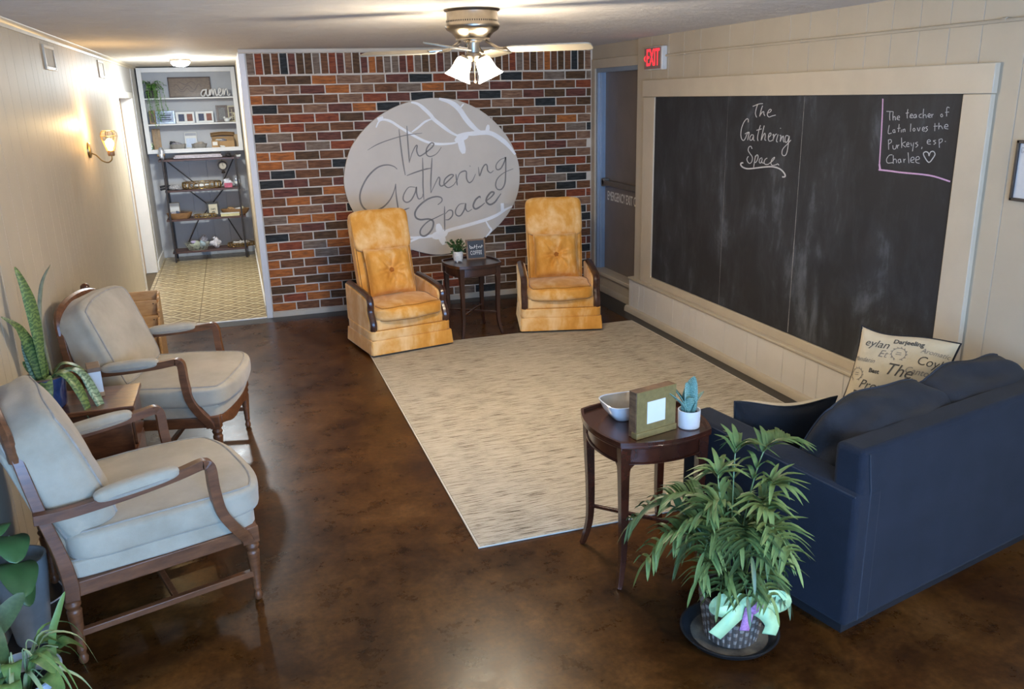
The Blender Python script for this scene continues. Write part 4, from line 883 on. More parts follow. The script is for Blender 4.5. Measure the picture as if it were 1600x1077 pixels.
m_wfr = mat('white_frame', '#dcdbd8', .4, .03); m_paper = mat('paper', '#d9d7d0', .8, .03); m_dkblue = mat('navy_print', '#3a4058', .6, .35, 40); m_brn = wood('brown_frame_wood', '#3e2c22', '#5f4534', .5); m_tanf = wood('tan_frame_wood', '#8c6f4c', '#a9895f', .5); m_cream = mat('cream_paint', '#cfc4a2', .6, .08, 20); m_kraft = mat('kraft_card', '#a9865b', .8, .06, 10); m_rust = mat('rust_print', '#7d4a38', .6, .3, 40)
y = 11.99
a, b = cpx(362, 180, y), cpx(785, 360, y)
pl = thing('carved_plaque', 'brown carved rectangular plaque on the top cabinet shelf', 'plaque', ((a.x+b.x)/2, y, Z1_)); pl.rotation_euler = (math.radians(-5), 0, 0); hw_ = (b.x-a.x)/2; hh = a.z-Z1_-.005
MB().box(-hw_, hw_, 0, .016, 0, hh).build('panel', wood('plaque_wood', '#6d5a48', '#8d7864', .6, (8, 8, 20)), pl)
MB().box(-hw_, hw_, -.006, 0, 0, .014).box(-hw_, hw_, -.006, 0, hh-.014, hh).box(-hw_, -hw_+.014, -.006, 0, .014, hh-.014).box(hw_-.014, hw_, -.006, 0, .014, hh-.014).build('border', m_brn, pl, bevel=.002)
ribbon([[(-hw_*.75+i*.028, hh*.5+.04*math.sin(i*1.3)*(1 if i % 2 else .6)) for i in range(int(hw_*1.5/.028))], [(-hw_*.6+i*.04, hh*.35+.025*math.cos(i*2.1)) for i in range(int(hw_*1.2/.04))], [(-hw_*.5+i*.04, hh*.7+.02*math.cos(i*1.7)) for i in range(int(hw_/.04))]], .007, lambda u, v: (u, -.001, v)).build('carving', m_brn, pl, smooth=False)
# "amen" cut-out word
y = 11.84; aL = cpx(682, 360, y); aR = cpx(958, 360, y); sx = (aR.x-aL.x)/308; az = Z1_
am = thing('word_cutout', 'white script cut-out word amen on the top cabinet shelf', 'decor', (aL.x, y, az))
AM = [[(55, 65), (25, 60), (5, 30), (12, 8), (35, 10), (55, 45), (62, 72), (60, 30), (70, 8), (90, 20)], [(88, 20), (96, 65), (98, 12), (112, 60), (124, 66), (128, 14), (142, 58), (154, 66), (158, 25), (166, 8), (180, 20)], [(180, 22), (205, 42), (212, 65), (198, 74), (186, 50), (190, 15), (208, 8), (228, 26)], [(228, 26), (238, 68), (242, 14), (258, 55), (274, 68), (282, 40), (280, 14), (294, 8), (306, 22)]]
for wi, st in enumerate(AM):
    MB().tube([(p.x*sx, 0, p.y*sx*1.12+.004) for p in spline([(q[0], q[1], 0) for q in st], 5)], .0088, 8, up=(0, 1, 0)).build('letter', mat('white_cutout', '#d8d5d0', .5), am)
# middle shelf
y = 11.90; zb = Z2_
def span(u0, u1, y_): return cpx(u0, 500, y_).x, cpx(u1, 500, y_).x
def hgt(v, y_, zb_): return cpx(600, v, y_).z-zb_
x0, x1 = span(190, 248, y); frame_thing('photo_frame', 'small brown and gold photo frame on the cabinet, below the trailing fern', 'picture frame', x0, x1, y, zb, hgt(485, y, zb), m_tanf, m_brn, .018)
x0, x1 = span(250, 430, y); frame_thing('photo_frame', 'silver-blue frame with lettering on the middle cabinet shelf', 'picture frame', x0, x1, y, zb, hgt(492, y, zb), mat('silver_frame_paint', '#8f9aa8', .35, .3, 40, metal=.5), mat('blue_print', '#9aa6bb', .5, .3, 30), .02, inner=[(.2, .8, .28, .36, m_dkblue), (.2, .75, .45, .53, m_dkblue), (.25, .8, .62, .70, m_dkblue)])
for k, (u0, u1, lab, cols) in enumerate(((438, 612, 'white double photo frame next to the silver frame', (m_dkblue, m_rust)), (628, 792, 'white double photo frame next to the dark carved frame', (m_dkblue, m_rust)))):
    x0, x1 = span(u0, u1, y); frame_thing('double_frame', lab, 'picture frame', x0, x1, y, zb, hgt(507, y, zb), m_wfr, m_paper, .012, group='white double frames', inner=[(.14, .46, .18, .82, cols[0]), (.60, .90, .18, .82, cols[1])])
x0, x1 = span(822, 930, 11.96); frame_thing('dark_frame', 'dark brown carved frame at the right of the middle cabinet shelf', 'picture frame', x0, x1, 11.96, zb, hgt(452, 11.96, zb), m_brn, mat('grey_photo', '#6f6c68', .5, .3, 50), .03)
x0, x1 = span(930, 1008, 11.97); fp = frame_thing('fretwork_frame', 'cream fretwork plaque at the right end of the middle cabinet shelf', 'picture frame', x0, x1, 11.97, zb, hgt(458, 11.97, zb), m_cream, m_brn, .016)
MB().box(-.004, .004, .0, .006, .02, .16).box(-.03, .03, .0, .006, .06, .068).box(-.03, .03, .0, .006, .11, .118).build('fretwork', m_cream, fp)
x = cpx(925, 580, 11.86).x; bd = thing('ceramic_bird', 'small white ceramic bird on the middle cabinet shelf', 'figurine', (x, 11.86, zb))
m_cer = mat('white_ceramic', '#dcdbd7', .25, .03)
MB().lathe([(0, 0), (.022, .002), (.036, .018), (.036, .035), (.024, .05), (0, .055)], 16, caps=False).build('body', m_cer, bd); MB().lathe([(0, 0), (.012, .003), (.015, .014), (.010, .025), (0, .028)], 12, (-.028, 0, .042), caps=False).build('head', m_cer, bd); MB().tube([(.025, 0, .035), (.05, 0, .05), (.062, 0, .058)], [.012, .008, .003], 8).build('tail', m_cer, bd); MB().tube([(-.042, 0, .055), (-.052, 0, .053)], [.003, .001], 6).build('beak', m_cream, bd)
x = cpx(1000, 580, 11.87).x; tag(MB().lathe([(0, 0), (.022, 0), (.022, .006), (.008, .012), (.008, .03), (.013, .04), (.008, .05), (.010, .085), (.018, .092), (.018, .11), (0, .11)], 16, (0, 0, 0), caps=False).build('candlestick', m_cream), 'cream turned candlestick on the middle cabinet shelf', 'candlestick').location = (x, 11.87, zb)
# lower shelf
zb = Z3_; y = 11.93
x0, x1 = span(192, 270, 11.96); frame_thing('tan_frame', 'tan wooden frame standing at the left of the lowest cabinet shelf', 'picture frame', x0, x1, 11.955, zb, hgt(655, 11.96, zb), m_tanf, mat('tan_photo', '#9a8265', .6, .2, 30), .03)
x0, x1 = span(495, 612, 11.97); ft = frame_thing('white_card_box', 'white printed card box standing on the lowest cabinet shelf', 'box', x0, x1, 11.96, zb, hgt(697, 11.97, zb), m_paper, m_paper, .006, 3, .03, inner=[(.1, .9, .05, .62, mat('pale_blue_print', '#c3ccda', .7, .1, 20)), (.05, .95, .78, .95, mat('grey_print', '#a3a3a8', .7))])
def dish(name, label, u0, u1, y_, zb_, h_, m_, fill=None, ry=.07, cat='dish', z=None, curve=1):
    x0, x1 = span(u0, u1, y_); rx = (x1-x0)/2; t = thing(name, label, cat, ((x0+x1)/2, y_, zb_))
    prof = [(0, .0), (.72, .0), (.88, .35), (.97, .85), (1.0, 1.0), (.95, 1.0), (.9, .85), (.8, .35), (.6, .14), (0, .12)]
    mb = MB().lathe([(r, zz*h_) for r, zz in prof], 28, caps=False); mb.v = [(a*rx, b*ry, c) for a, b, c in mb.v]; mb.build('bowl_body', m_, t)
    return t, rx
m_pew = mat('grey_stoneware', '#8d8880', .5, .15, 20)
def lump(t, name, m_, c, r_, seed, sq=(1, 1, 1), n=14):
    rr = random.Random(seed); f = [(rr.uniform(2, 6), rr.uniform(0, 6)) for _ in range(6)]
    def fn(u, v):
        a, b = 2*PI*u, PI*v; d = Vector((math.cos(a)*math.sin(b), math.sin(a)*math.sin(b), -math.cos(b)))
        k = 1+.18*math.sin(d.x*f[0][0]+f[0][1])+.15*math.sin(d.y*f[1][0]+f[1][1]+d.z*2)+.13*math.sin(d.z*f[2][0]+f[2][1]+d.x*3)
        return (c[0]+d.x*r_*k*sq[0], c[1]+d.y*r_*k*sq[1], c[2]+d.z*r_*k*sq[2])
    return MB().grid(fn, n, n//2+2, cu=True).build(name, m_, t, angle=60)
m_cloth1 = mat('patterned_cloth', '#b5b0b6', .8, .6, 60, col2='#3c3a44')
t, rx = dish('stoneware_dish', 'grey oval dish holding folded cloth on the lowest cabinet shelf', 345, 502, 11.86, zb, .06, m_pew); lump(t, 'cloth', m_cloth1, (0, 0, .06), .05, 3, (1.5, .9, .5)); lump(t, 'cloth', mat('dark_cloth', '#35363c', .8), (-.06, .01, .075), .03, 5, (1.2, .8, .7))
t, rx = dish('stoneware_dish', 'grey oval dish on the lowest cabinet shelf, left of the cardboard box', 550, 702, 11.86, zb, .055, m_pew); lump(t, 'cloth', mat('beige_cloth', '#a59b8f', .85, .2, 40), (0, 0, .05), .045, 7, (1.5, .9, .5))
# open cardboard box
x0, x1 = span(752, 960, 11.9); h = .13; bx_ = thing('cardboard_box', 'open brown cardboard box with raised flaps on the lowest cabinet shelf', 'box', ((x0+x1)/2, 11.90, zb)); w2 = (x1-x0)/2
MB().box(-w2, w2, -.08, -.074, 0, h*.6).box(-w2, w2, .07, .076, 0, h).box(-w2, -w2+.006, -.074, .07, 0, h*.9).box(w2-.006, w2, -.074, .07, 0, h*.9).box(-w2, w2, -.074, .07, 0, .005).build('box_body', m_kraft, bx_)
MB().grid(lambda u, v: (-w2-.015+u*(2*w2+.03), .07-.05*v-.02*v*v, h+.012*math.sin(u*PI)+.05*math.sin(v*1.6)), 8, 4).build('flap', m_kraft, bx_).modifiers.new('solid', 'SOLIDIFY').thickness = .004
lump(bx_, 'packed_item', m_cloth1, (0, -.02, h*.62), .045, 9, (1.2, .9, .6)); lump(bx_, 'packed_item', m_paper, (-.05, -.03, h*.72), .03, 19, (1.4, .8, .4))
x0, x1 = span(745, 808, 11.79); kb = tag(box('kraft_box', m_kraft, x0, x1, 11.775, 11.805, zb, zb+.092, None, .002), 'small kraft box with white label, left front of the cardboard box', 'box'); MB().box(x0+.012, x1-.012, 11.773, 11.776, zb+.03, zb+.075).build('box_label', m_paper, kb)
x0, x1 = span(962, 1062, 11.95); tag(box('card_sheet', mat('pale_kraft', '#b99d76', .8, .05), x0, x1-.01, 11.96, 11.985, zb, zb+.155, None, .001), 'pale cardboard carton at the right end of the lowest cabinet shelf', 'box')
x0, x1 = span(1010, 1060, 11.85); frame_thing('cream_frame', 'small cream frame at the right front of the lowest cabinet shelf', 'picture frame', x0, x1, 11.80, zb, .095, m_cream, m_paper, .012)
x = cpx(880, 825, 11.79).x; wt = thing('paper_tag', 'small folded white paper on the lowest cabinet shelf', 'paper', (x, 11.79, zb)); lump(wt, 'fold', m_paper, (0, 0, .013), .018, 12, (1.4, .6, .7)); lump(wt, 'fold', m_wfr, (.02, .0, .012), .013, 13, (1.3, .6, .8))
x = cpx(215, 800, 11.80).x; gj = thing('glass_jar', 'pale green glass jar at the left of the lowest cabinet shelf', 'jar', (x+.0, 11.84, zb)); m_gj = glass('green_glass', '#a9c4a8', .45, .1)
MB().lathe([(0, 0), (.030, 0), (.032, .01), (.032, .06), (.024, .072), (.024, .08)], 16, caps=False).build('jar_body', m_gj, gj); MB().lathe([(.025, .08), (.027, .082), (.027, .094), (0, .094)], 16, caps=False).build('lid', m_pew, gj)
# trailing fern
m_fern = mat('fern_green', '#5f8a3c', .6, .25, 30); m_fernd = mat('fern_dark', '#3c5c2c', .6, .25, 30); fx = cpx(240, 340, 11.84)
fe = thing('trailing_fern', 'trailing green fern spilling over the top cabinet shelf', 'plant', (fx.x-.02, 11.84, Z1_))
MB().lathe([(0, 0), (.045, 0), (.055, .07), (.058, .075), (.05, .075), (.045, .06), (0, .055)], 16, caps=False).build('pot', mat('dark_pot', '#3a3530', .6), fe)
rf = random.Random(5)
for k in range(30):
    a = rf.uniform(0, 2*PI); dr = k >= 15; L = rf.uniform(.07, .14)
    if dr: ex_, ey_, dz = rf.uniform(-.06, .14), -.115-rf.uniform(0, .03), -rf.uniform(.06, .29); path = [(0, 0, .07), (ex_*.5, ey_*.5, .13), (ex_*.9, ey_, .08), (ex_, ey_-.01, dz*.5), (ex_+.01, ey_, dz)]
    else: path = [(0, 0, .07), (L*.5*math.cos(a), .6*L*.5*math.sin(a), .13+rf.uniform(0, .04)), (L*1.1*math.cos(a), .6*L*math.sin(a), .10+rf.uniform(-.02, .07))]
    P = spline(path, 7); mb = MB().tube(P, .0014, 4)
    for i in range(2, len(P)):
        for s in (-1, 1):
            p = P[i]; l = .016+.010*rf.random(); q = Vector((rf.uniform(-1, 1), -abs(rf.uniform(.0, .6)), rf.uniform(-.6, .3))).normalized()*l; w_ = Vector((0, 0, 1)).cross(q).normalized()*.0045
            mb.add([p, p+q*.5+w_, p+q, p+q*.5-w_], [(0, 1, 2), (0, 2, 3)])
    mb.build('frond', m_fern if dr else (m_fernd if k % 2 else m_fern), fe, smooth=False)
fe.scale = (1.3, 1.05, 1.25)

# ================================================================== baker's rack in the hall
m_iron = mat('dark_iron', '#3a332f', .45, .15, 20, metal=.5); m_rackw = wood('rack_shelf_wood', '#3d2720', '#573a30', .5, (1.5, 14, 14))
RX0, RX1, RY0, RY1 = -.865, .015, 11.60, 11.93
rk = thing('bakers_rack', "dark iron baker's rack with four wooden shelves below the white cabinet", 'shelf unit', ((RX0+RX1)/2, 11.765, 0))
hx, hy = (RX1-RX0)/2, (RY1-RY0)/2
def rz_(py): return on_y(310, py, RY0).z
RZ = [rz_(248), rz_(296), rz_(341.5), rz_(392)]
for sx in (-1, 1):
    for sy in (-1, 1):
        MB().box(sx*hx-.011, sx*hx+.011, sy*hy-.011, sy*hy+.011, 0, RZ[0]+(.04 if sy < 0 and sx > 0 else .02)).build('post', m_iron, rk, bevel=.002)
for z, ov in zip(RZ, (.05, .02, .05, .03)): MB().box(-hx-ov, hx+ov, -hy+.013, hy-.013, z-.024, z).build('shelf', m_rackw, rk, bevel=.002)
for a, b in ((0, 1), (1, 2), (2, 3)):
    zz = (RZ[a]-.026, RZ[b]+.01)
    if a == 0: segs = [((-hx+.02, zz[0]), (-.06, zz[1])), ((hx-.02, zz[0]), (.30*hx+.1, zz[1]))]
    elif a == 1: segs = [((-.2, zz[0]), (.16, zz[1])), ((.26, zz[0]), (-.04, zz[1]))]
    else: segs = [((-.10, zz[0]), (-hx+.13, zz[1])), ((.24, zz[0]), (hx-.02, zz[1]))]
    for (xa, za), (xb, zb2) in segs: MB().tube([(xa, hy-.004, za), (xb, hy-.004, zb2)], .0075, 6).build('brace', m_iron, rk)
def kpx(zx, zy, y_): return on_y(200+zx/5.668, 230+zy/5.668, y_)
def kspan(u0, u1, y_): return kpx(u0, 400, y_).x, kpx(u1, 400, y_).x
def kh(v, y_, zb_): return kpx(600, v, y_).z-zb_
zb = RZ[0]; x0, x1 = kpx(400, 80, 11.70).x, kpx(838, 80, 11.70).x
lc = thing('lace_runner', 'folded pale lace runner on top of the iron rack', 'cloth', ((x0+x1)/2, 11.70, zb)); cushion('cloth_fold', mat('lilac_lace', '#b9b2b8', .85, .2, 50), (x1-x0, .13, .022), lc, k=8, wr=.003, seed=6, M=Matrix.Translation((0, 0, .016))); cushion('cloth_fold', mat('lilac_lace', '#b9b2b8', .85), (x1-x0-.03, .12, .02), lc, k=8, wr=.003, seed=7, M=Matrix.Translation((0, 0, .036)))
x0, x1 = kpx(842, 80, 11.70).x, kpx(925, 80, 11.70).x; bo = thing('black_pouch', 'black cloth pouch on top of the iron rack', 'pouch', ((x0+x1)/2, 11.70, zb)); lump(bo, 'pouch_body', mat('black_cloth', '#26252a', .8), (0, 0, .022), .03, 31, (1.3, 1.2, .75)); lump(bo, 'pouch_flap', mat('black_cloth', '#26252a', .8), (.01, -.01, .038), .018, 32, (1.5, 1.2, .6))
x0, x1 = kpx(932, 80, 11.68).x, kpx(1000, 80, 11.68).x; pp_ = thing('paper_stack', 'small stack of white papers at the right end of the rack top', 'paper', ((x0+x1)/2, 11.70, zb))
for k in range(3): MB().box(-.035+.004*k, .04+.003*k, -.06, .06, .0005+k*.007, .006+k*.007).build('sheet', m_paper, pp_)
m_cello = glass('cellophane', '#f4f8ff', .42, .12); m_foil = mat('silver_wrap', '#c3c7cf', .25, .35, 30, metal=.6)
def bag(name, label, x, y_, zb_, h_, r_, m_, m_in, seed):
    t = thing(name, label, 'bag', (x, y_, zb_)); b = lump(t, 'wrap', m_, (0, 0, h_*.45), h_*.42, seed, (r_/h_*2.2, .8*r_/h_*2.2, 1.0), 18)
    rr = random.Random(seed); mb = MB()
    for k in range(7):
        a = 2*PI*k/7; mb.add([(0, 0, h_*.72), (r_*.5*math.cos(a), r_*.4*math.sin(a), h_*(.95+.1*rr.random())), (r_*.5*math.cos(a+.8), r_*.4*math.sin(a+.8), h_*.9)], [(0, 1, 2)])
    mb.build('ruffle', m_, t, smooth=False); lump(t, 'contents', m_in, (0, 0, h_*.35), h_*.25, seed+1, (1.1, 1, .9)); return t
bag('cellophane_bag', 'clear crinkled cellophane gift bag at the left of the rack top', kpx(295, 50, 11.68).x, 11.68, zb, .15, .055, m_foil, m_tanf, 41)
# hanging clock
c = kpx(838, 165, 11.72); ck = thing('hanging_clock', 'small round black clock hanging under the top rack shelf', 'clock', (c.x, 11.72, c.z))
Rc = Matrix.Rotation(PI/2, 4, 'X')
MB().lathe([(0, -.012), (.058, -.012), (.062, 0), (.058, .012), (.044, .012), (.042, .006), (0, .006)], 28, caps=False).xf(Rc).build('case', m_iron, ck); MB().lathe([(0, .0075), (.042, .007)], 24, caps=False).xf(Rc).build('dial', mat('clock_dial', '#a9a191', .5, .15, 40), ck)
MB().box(-.002, .002, -.011, -.009, 0, .03).box(0, .02, -.011, -.009, -.002, .002).build('hands', mat('black_ink', '#161412', .6), ck); MB().tube([(0, 0, .06), (0, 0, RZ[0]-.024-c.z)], .004, 6).build('hanger', m_iron, ck); MB().lathe([(0, -.10), (.022, -.095), (.026, -.08), (.012, -.066), (.008, -.058)], 14, caps=False).build('finial', m_iron, ck)
zb = RZ[1]
x = kpx(392, 330, 11.66).x; mt = thing('oven_mitts', 'black and white patterned cloths lying on the second rack shelf', 'cloth', (x, 11.69, zb)); m_bw = mat('black_white_cloth', '#c9c6c6', .85, .5, 90, col2='#2c2a2e', detail=2)
lump(mt, 'cloth', m_bw, (.03, 0, .035), .05, 51, (1.7, 1.2, .62)); lump(mt, 'cloth', m_bw, (.05, -.03, .018), .035, 52, (1.9, 1.1, .45)); 
for dz in (.02, .052): MB().tube(spline([(-.03, 0, dz), (-.09, -.02, dz+.004), (-.15, -.035, dz-.004)], 4), [.014, .014, .013, .013, .013, .014, .014, .014, .013], 8).build('handle', mat('black_cloth', '#26252a', .8), mt)
m_gold = mat('gold_filigree', '#9a7e4f', .35, .35, 50, metal=.8)
def tray(label, u0, u1, y_, zb_, h_, ry, nring, kx=kspan):
    x0, x1 = kx(u0, u1, y_); rx = (x1-x0)/2; t = thing('gold_tray', label, 'tray', ((x0+x1)/2, y_, zb_), 0, 'gold round trays on the rack')
    def E(z, f=1, n=36): return [(rx*f*math.cos(2*PI*i/n), ry*f*math.sin(2*PI*i/n), z) for i in range(n)]
    mb = MB().lathe([(0, .003), (.98, .003), (.98, .008), (0, .008)], 36, caps=False); mb.v = [(a*rx, b*ry, c_) for a, b, c_ in mb.v]; mb.build('tray_base', m_gold, t)
    MB().tube(E(h_-.004), .0045, 6, closed=True).build('rim', m_gold, t)
    mb = MB()
    for i in range(nring):
        a = 2*PI*(i+.5)/nring; cx2, cy2 = rx*math.cos(a), ry*math.sin(a); r_ = h_*.42; tx, ty = -rx*math.sin(a), ry*math.cos(a); l = math.hypot(tx, ty); tx, ty = tx/l, ty/l
        mb.tube([(cx2+tx*r_*math.cos(q), cy2+ty*r_*math.cos(q), h_*.5+r_*math.sin(q)) for q in [2*PI*k/12 for k in range(12)]], .0045, 5, closed=True)
    o = mb.build('filigree_ring', m_gold, t); o['kind'] = 'stuff'; return t, rx
t, rx = tray('gold filigree round tray on the second rack shelf', 492, 832, 11.76, zb, .085, .14, 22); lump(t, 'napkin', m_paper, (0, 0, .035), .05, 61, (1.8, 1.2, .4))
x = kpx(885, 300, 11.66).x; gp = bag('gift_packet', 'pink and white wrapped packet on the second rack shelf', x, 11.68, zb, .115, .06, mat('white_wrap', '#cfcfd6', .4, .2, 40), mat('pink_box', '#a8405a', .5), 71); MB().box(-.05, .05, -.075, -.045, .002, .06).build('label_band', mat('pink_print', '#b0566c', .5, .35, 50), gp, bevel=.004)
bag('silver_bag', 'silver cellophane bag at the right end of the second rack shelf', kpx(965, 290, 11.80).x, 11.82, zb, .13, .04, m_foil, m_paper, 81)
zb = RZ[2]; m_dough = wood('dough_bowl_wood', '#7d5a39', '#a67c50', .55)
def trough(label, u0, u1, y_, zb_, h_, ry): 
    t, rx = dish('dough_bowl', label, u0, u1, y_, zb_, h_, m_dough, ry=ry, cat='bowl'); return t, rx
span_ = span
def span(u0, u1, y_): return kspan(u0, u1, y_)
t, rx = trough('long wooden dough bowl filled with trinkets at the left of the third rack shelf', 312, 548, 11.73, zb, .075, .085); lump(t, 'trinket', m_cloth1, (-.07, -.01, .07), .04, 91, (1.4, 1, .5)); lump(t, 'trinket', mat('brown_cloth', '#5c463a', .8), (.06, 0, .072), .04, 92, (1.5, 1, .4)); lump(t, 'trinket', mat('blue_cloth', '#50586c', .8), (-.02, -.02, .078), .025, 93)
t, rx = trough('wooden dough bowl of trinkets at the right of the third rack shelf', 800, 1060, 11.80, zb, .075, .075); lump(t, 'trinket', m_paper, (.05, 0, .075), .035, 94, (1.3, 1, .5)); lump(t, 'trinket', m_kraft, (-.06, 0, .078), .036, 95, (1.2, 1, .6)); lump(t, 'trinket', m_cream, (.09, -.01, .085), .02, 96)
t, rx = tray('small gold round tray of trinkets on the third rack shelf', 560, 755, 11.65, zb, .05, .045, 14); lump(t, 'trinket', m_cream, (.02, 0, .03), .022, 97, (1.4, 1, .8)); lump(t, 'trinket', m_pew, (-.04, 0, .03), .02, 98)
x0, x1 = kspan(680, 790, 11.78); bf = frame_thing('lettered_print', 'black framed print of block lettering on the third rack shelf', 'picture', x0, x1, 11.765, zb, kh(497, 11.78, zb), mat('black_frame', '#1f1d1c', .5), mat('cream_print', '#c9bfa4', .7, .05), .022, 10)
w_ = (x1-x0); hh = kh(497, 11.78, zb)
for k, wds in ((1, 'STARTS'), (2, 'HERE')): place_text('print_lettering', wds, .032, frame_matrix((0, .0042, hh*(.70-.21*k)), (1, 0, 0), (0, 0, 1)) @ Matrix.Scale(.55, 4, (1, 0, 0)), mat('black_ink', '#161412', .6), bf, bold=.001)
x0, x1 = kspan(335, 440, 11.88); frame_thing('small_easel_frame', 'thin brass frame behind the dough bowl on the third rack shelf', 'picture frame', x0, x1, 11.86, zb, kh(480, 11.88, zb), m_brassy, m_paper, .006, 8)
x0, x1 = kspan(798, 965, 11.64); pb_ = tag(box('soap_box', mat('pale_yellow_box', '#c9c08e', .4, .15, 30), x0, x1, 11.625, 11.70, zb, zb+.036, None, .003), 'flat clear-topped yellow box at the front of the third rack shelf', 'box'); box('lid', mat('box_lid', '#d7d8d2', .25), x0-.002, x1+.002, 11.623, 11.702, zb+.036, zb+.044, pb_, .002)
zb = RZ[3]
x0, x1 = kspan(440, 668, 11.70); wb_ = thing('wire_basket', 'pale wire basket of cloth on the bottom rack shelf', 'basket', ((x0+x1)/2, 11.71, zb)); rx = (x1-x0)/2; m_wire = mat('pale_wire', '#b9bba8', .4, .1, metal=.4)
for k in range(5):
    z = .004+.085*k/4; f = .72+.28*k/4; MB().tube([(rx*f*math.cos(a), .09*f*math.sin(a), z) for a in [2*PI*i/28 for i in range(28)]], .0028, 5, closed=True).build('wire_ring', m_wire, wb_)
mb = MB()
for i in range(16):
    a = 2*PI*i/16; mb.tube([(rx*.72*math.cos(a), .065*math.sin(a), .004), (rx*math.cos(a), .09*math.sin(a), .089)], .0022, 5)
mb.build('wire_stave', m_wire, wb_)['kind'] = 'stuff'
lump(wb_, 'cloth', mat('sage_cloth', '#a9b09c', .8, .25, 40), (-.02, 0, .06), .06, 101, (1.3, 1, .7)); lump(wb_, 'cloth', mat('lilac_cloth', '#b3a7c4', .8), (-.03, 0, .10), .035, 102, (1.4, 1, .6)); lump(wb_, 'cloth', mat('sky_cloth', '#9fb4c0', .8), (.06, -.02, .07), .04, 103)
bag('white_bag', 'white plastic bag on the bottom rack shelf', kpx(778, 840, 11.74).x, 11.745, zb, .145, .07, mat('white_plastic', '#cfccd0', .35, .15, 20), m_paper, 111)
bag('speckled_bag', 'speckled grey gift bag behind the white bag on the bottom rack shelf', kpx(675, 800, 11.86).x, 11.87, zb, .16, .05, m_cloth1, m_paper, 121)
t, rx = tray('gold round tray of crumpled paper on the bottom rack shelf', 830, 1070, 11.75, zb, .05, .10, 16)
for k in range(5): lump(t, 'crumpled_paper', mat('speckled_paper', '#b8b3ab', .7, .5, 80), (-.08+.04*k, .01*(k % 2), .045), .03, 130+k, (1.2, 1, .7))

# ================================================================== helpers for leaves
def leaf(mb, path, width, up=(0, 0, 1), fold=.25, n=4, prof=None):
    """strap leaf along a path; width tapers by prof(t); shallow V fold"""
    P = spline(path, n); N = len(P); vs = []
    for i, p in enumerate(P):
        t = (P[min(i+1, N-1)]-P[max(i-1, 0)]).normalized(); s = t.cross(Vector(up))
        s = s.normalized() if s.length > 1e-4 else Vector((1, 0, 0)); nn = s.cross(t); k = i/(N-1)
        w_ = width/2*(prof(k) if prof else max(.02, math.sin(PI*min(1, .08+.92*k))**.6))
        vs += [p+s*w_+nn*w_*fold, p, p-s*w_+nn*w_*fold]
    fs = []
    for i in range(N-1):
        a = 3*i; fs += [(a, a+1, a+4, a+3), (a+1, a+2, a+5, a+4)]
    return mb.add(vs, fs)
def banded(name, c1, c2, c3, scale=22, axis='Z'):
    if name in MATS: return MATS[name]
    m, nt, b = nodes_of(name)
    wv = tex(nt, 'Wave', scale, Distortion=9, Detail=3); wv.bands_direction = axis; wv.inputs['Detail Scale'].default_value = 2.2
    nt.links.new(ramp(nt, wv.outputs['Fac'], [(.15, lin(c1)), (.5, lin(c2)), (.85, lin(c3))]), b.inputs['Base Color']); b.inputs['Roughness'].default_value = .42; MATS[name] = m; return m

# ================================================================== parlour palm in a basket
PX, PY = 1.59, 2.345
pm = thing('parlour_palm', 'bushy green palm in a woven basket with a mint bow, beside the sofa', 'plant', (PX, PY, 0))
m_palm = [mat('palm_green', '#75864b', .42, .25, 12), mat('palm_mid', '#61743f', .42, .25, 12), mat('palm_dark', '#4a5c34', .45, .25, 12)]
bk_ = MB().lathe([(0, .022), (.092, .022), (.098, .03), (.110, .12), (.118, .20), (.118, .21), (.108, .21), (.10, .12), (.086, .04)], 40, caps=False).build('basket', mat('basket_core', '#4a4038', .7), pm)
mw1, mw2 = MB(), MB(); NC, NRW = 30, 10
for r_ in range(NRW):
    z0_, z1_ = .028+r_*.0178, .028+r_*.0178+.0165
    for c_ in range(NC):
        a0, a1 = 2*PI*c_/NC, 2*PI*(c_+1)/NC; R0 = lambda z: .094+.026*(z-.03)/.17
        tgt = mw1 if (r_+c_) % 2 else mw2; up_ = .006
        vs = []
        for z in (z0_, z1_):
            for a, o_ in ((a0+.012, .0015), ((a0+a1)/2, up_), (a1-.012, .0015)):
                rr = R0(z)+o_; vs.append((rr*math.cos(a), rr*math.sin(a), z))
        tgt.add(vs, [(0, 1, 4, 3), (1, 2, 5, 4)])
mw1.build('basket_weave', mat('weave_grey', '#857a70', .6, .25, 60), bk_)['kind'] = 'stuff'; mw2.build('basket_weave', mat('weave_brown', '#5a4c42', .6, .25, 60), bk_)['kind'] = 'stuff'
MB().tube([(.120*math.cos(a), .120*math.sin(a), .208) for a in [2*PI*i/40 for i in range(40)]], .006, 6, closed=True).build('basket_rim', mat('weave_grey', '#857a70', .6), bk_)
MB().lathe([(0, .185), (.106, .185)], 24, caps=False).build('soil', mat('dark_soil', '#2b221c', .9, .3, 60), pm)
rp = random.Random(11)
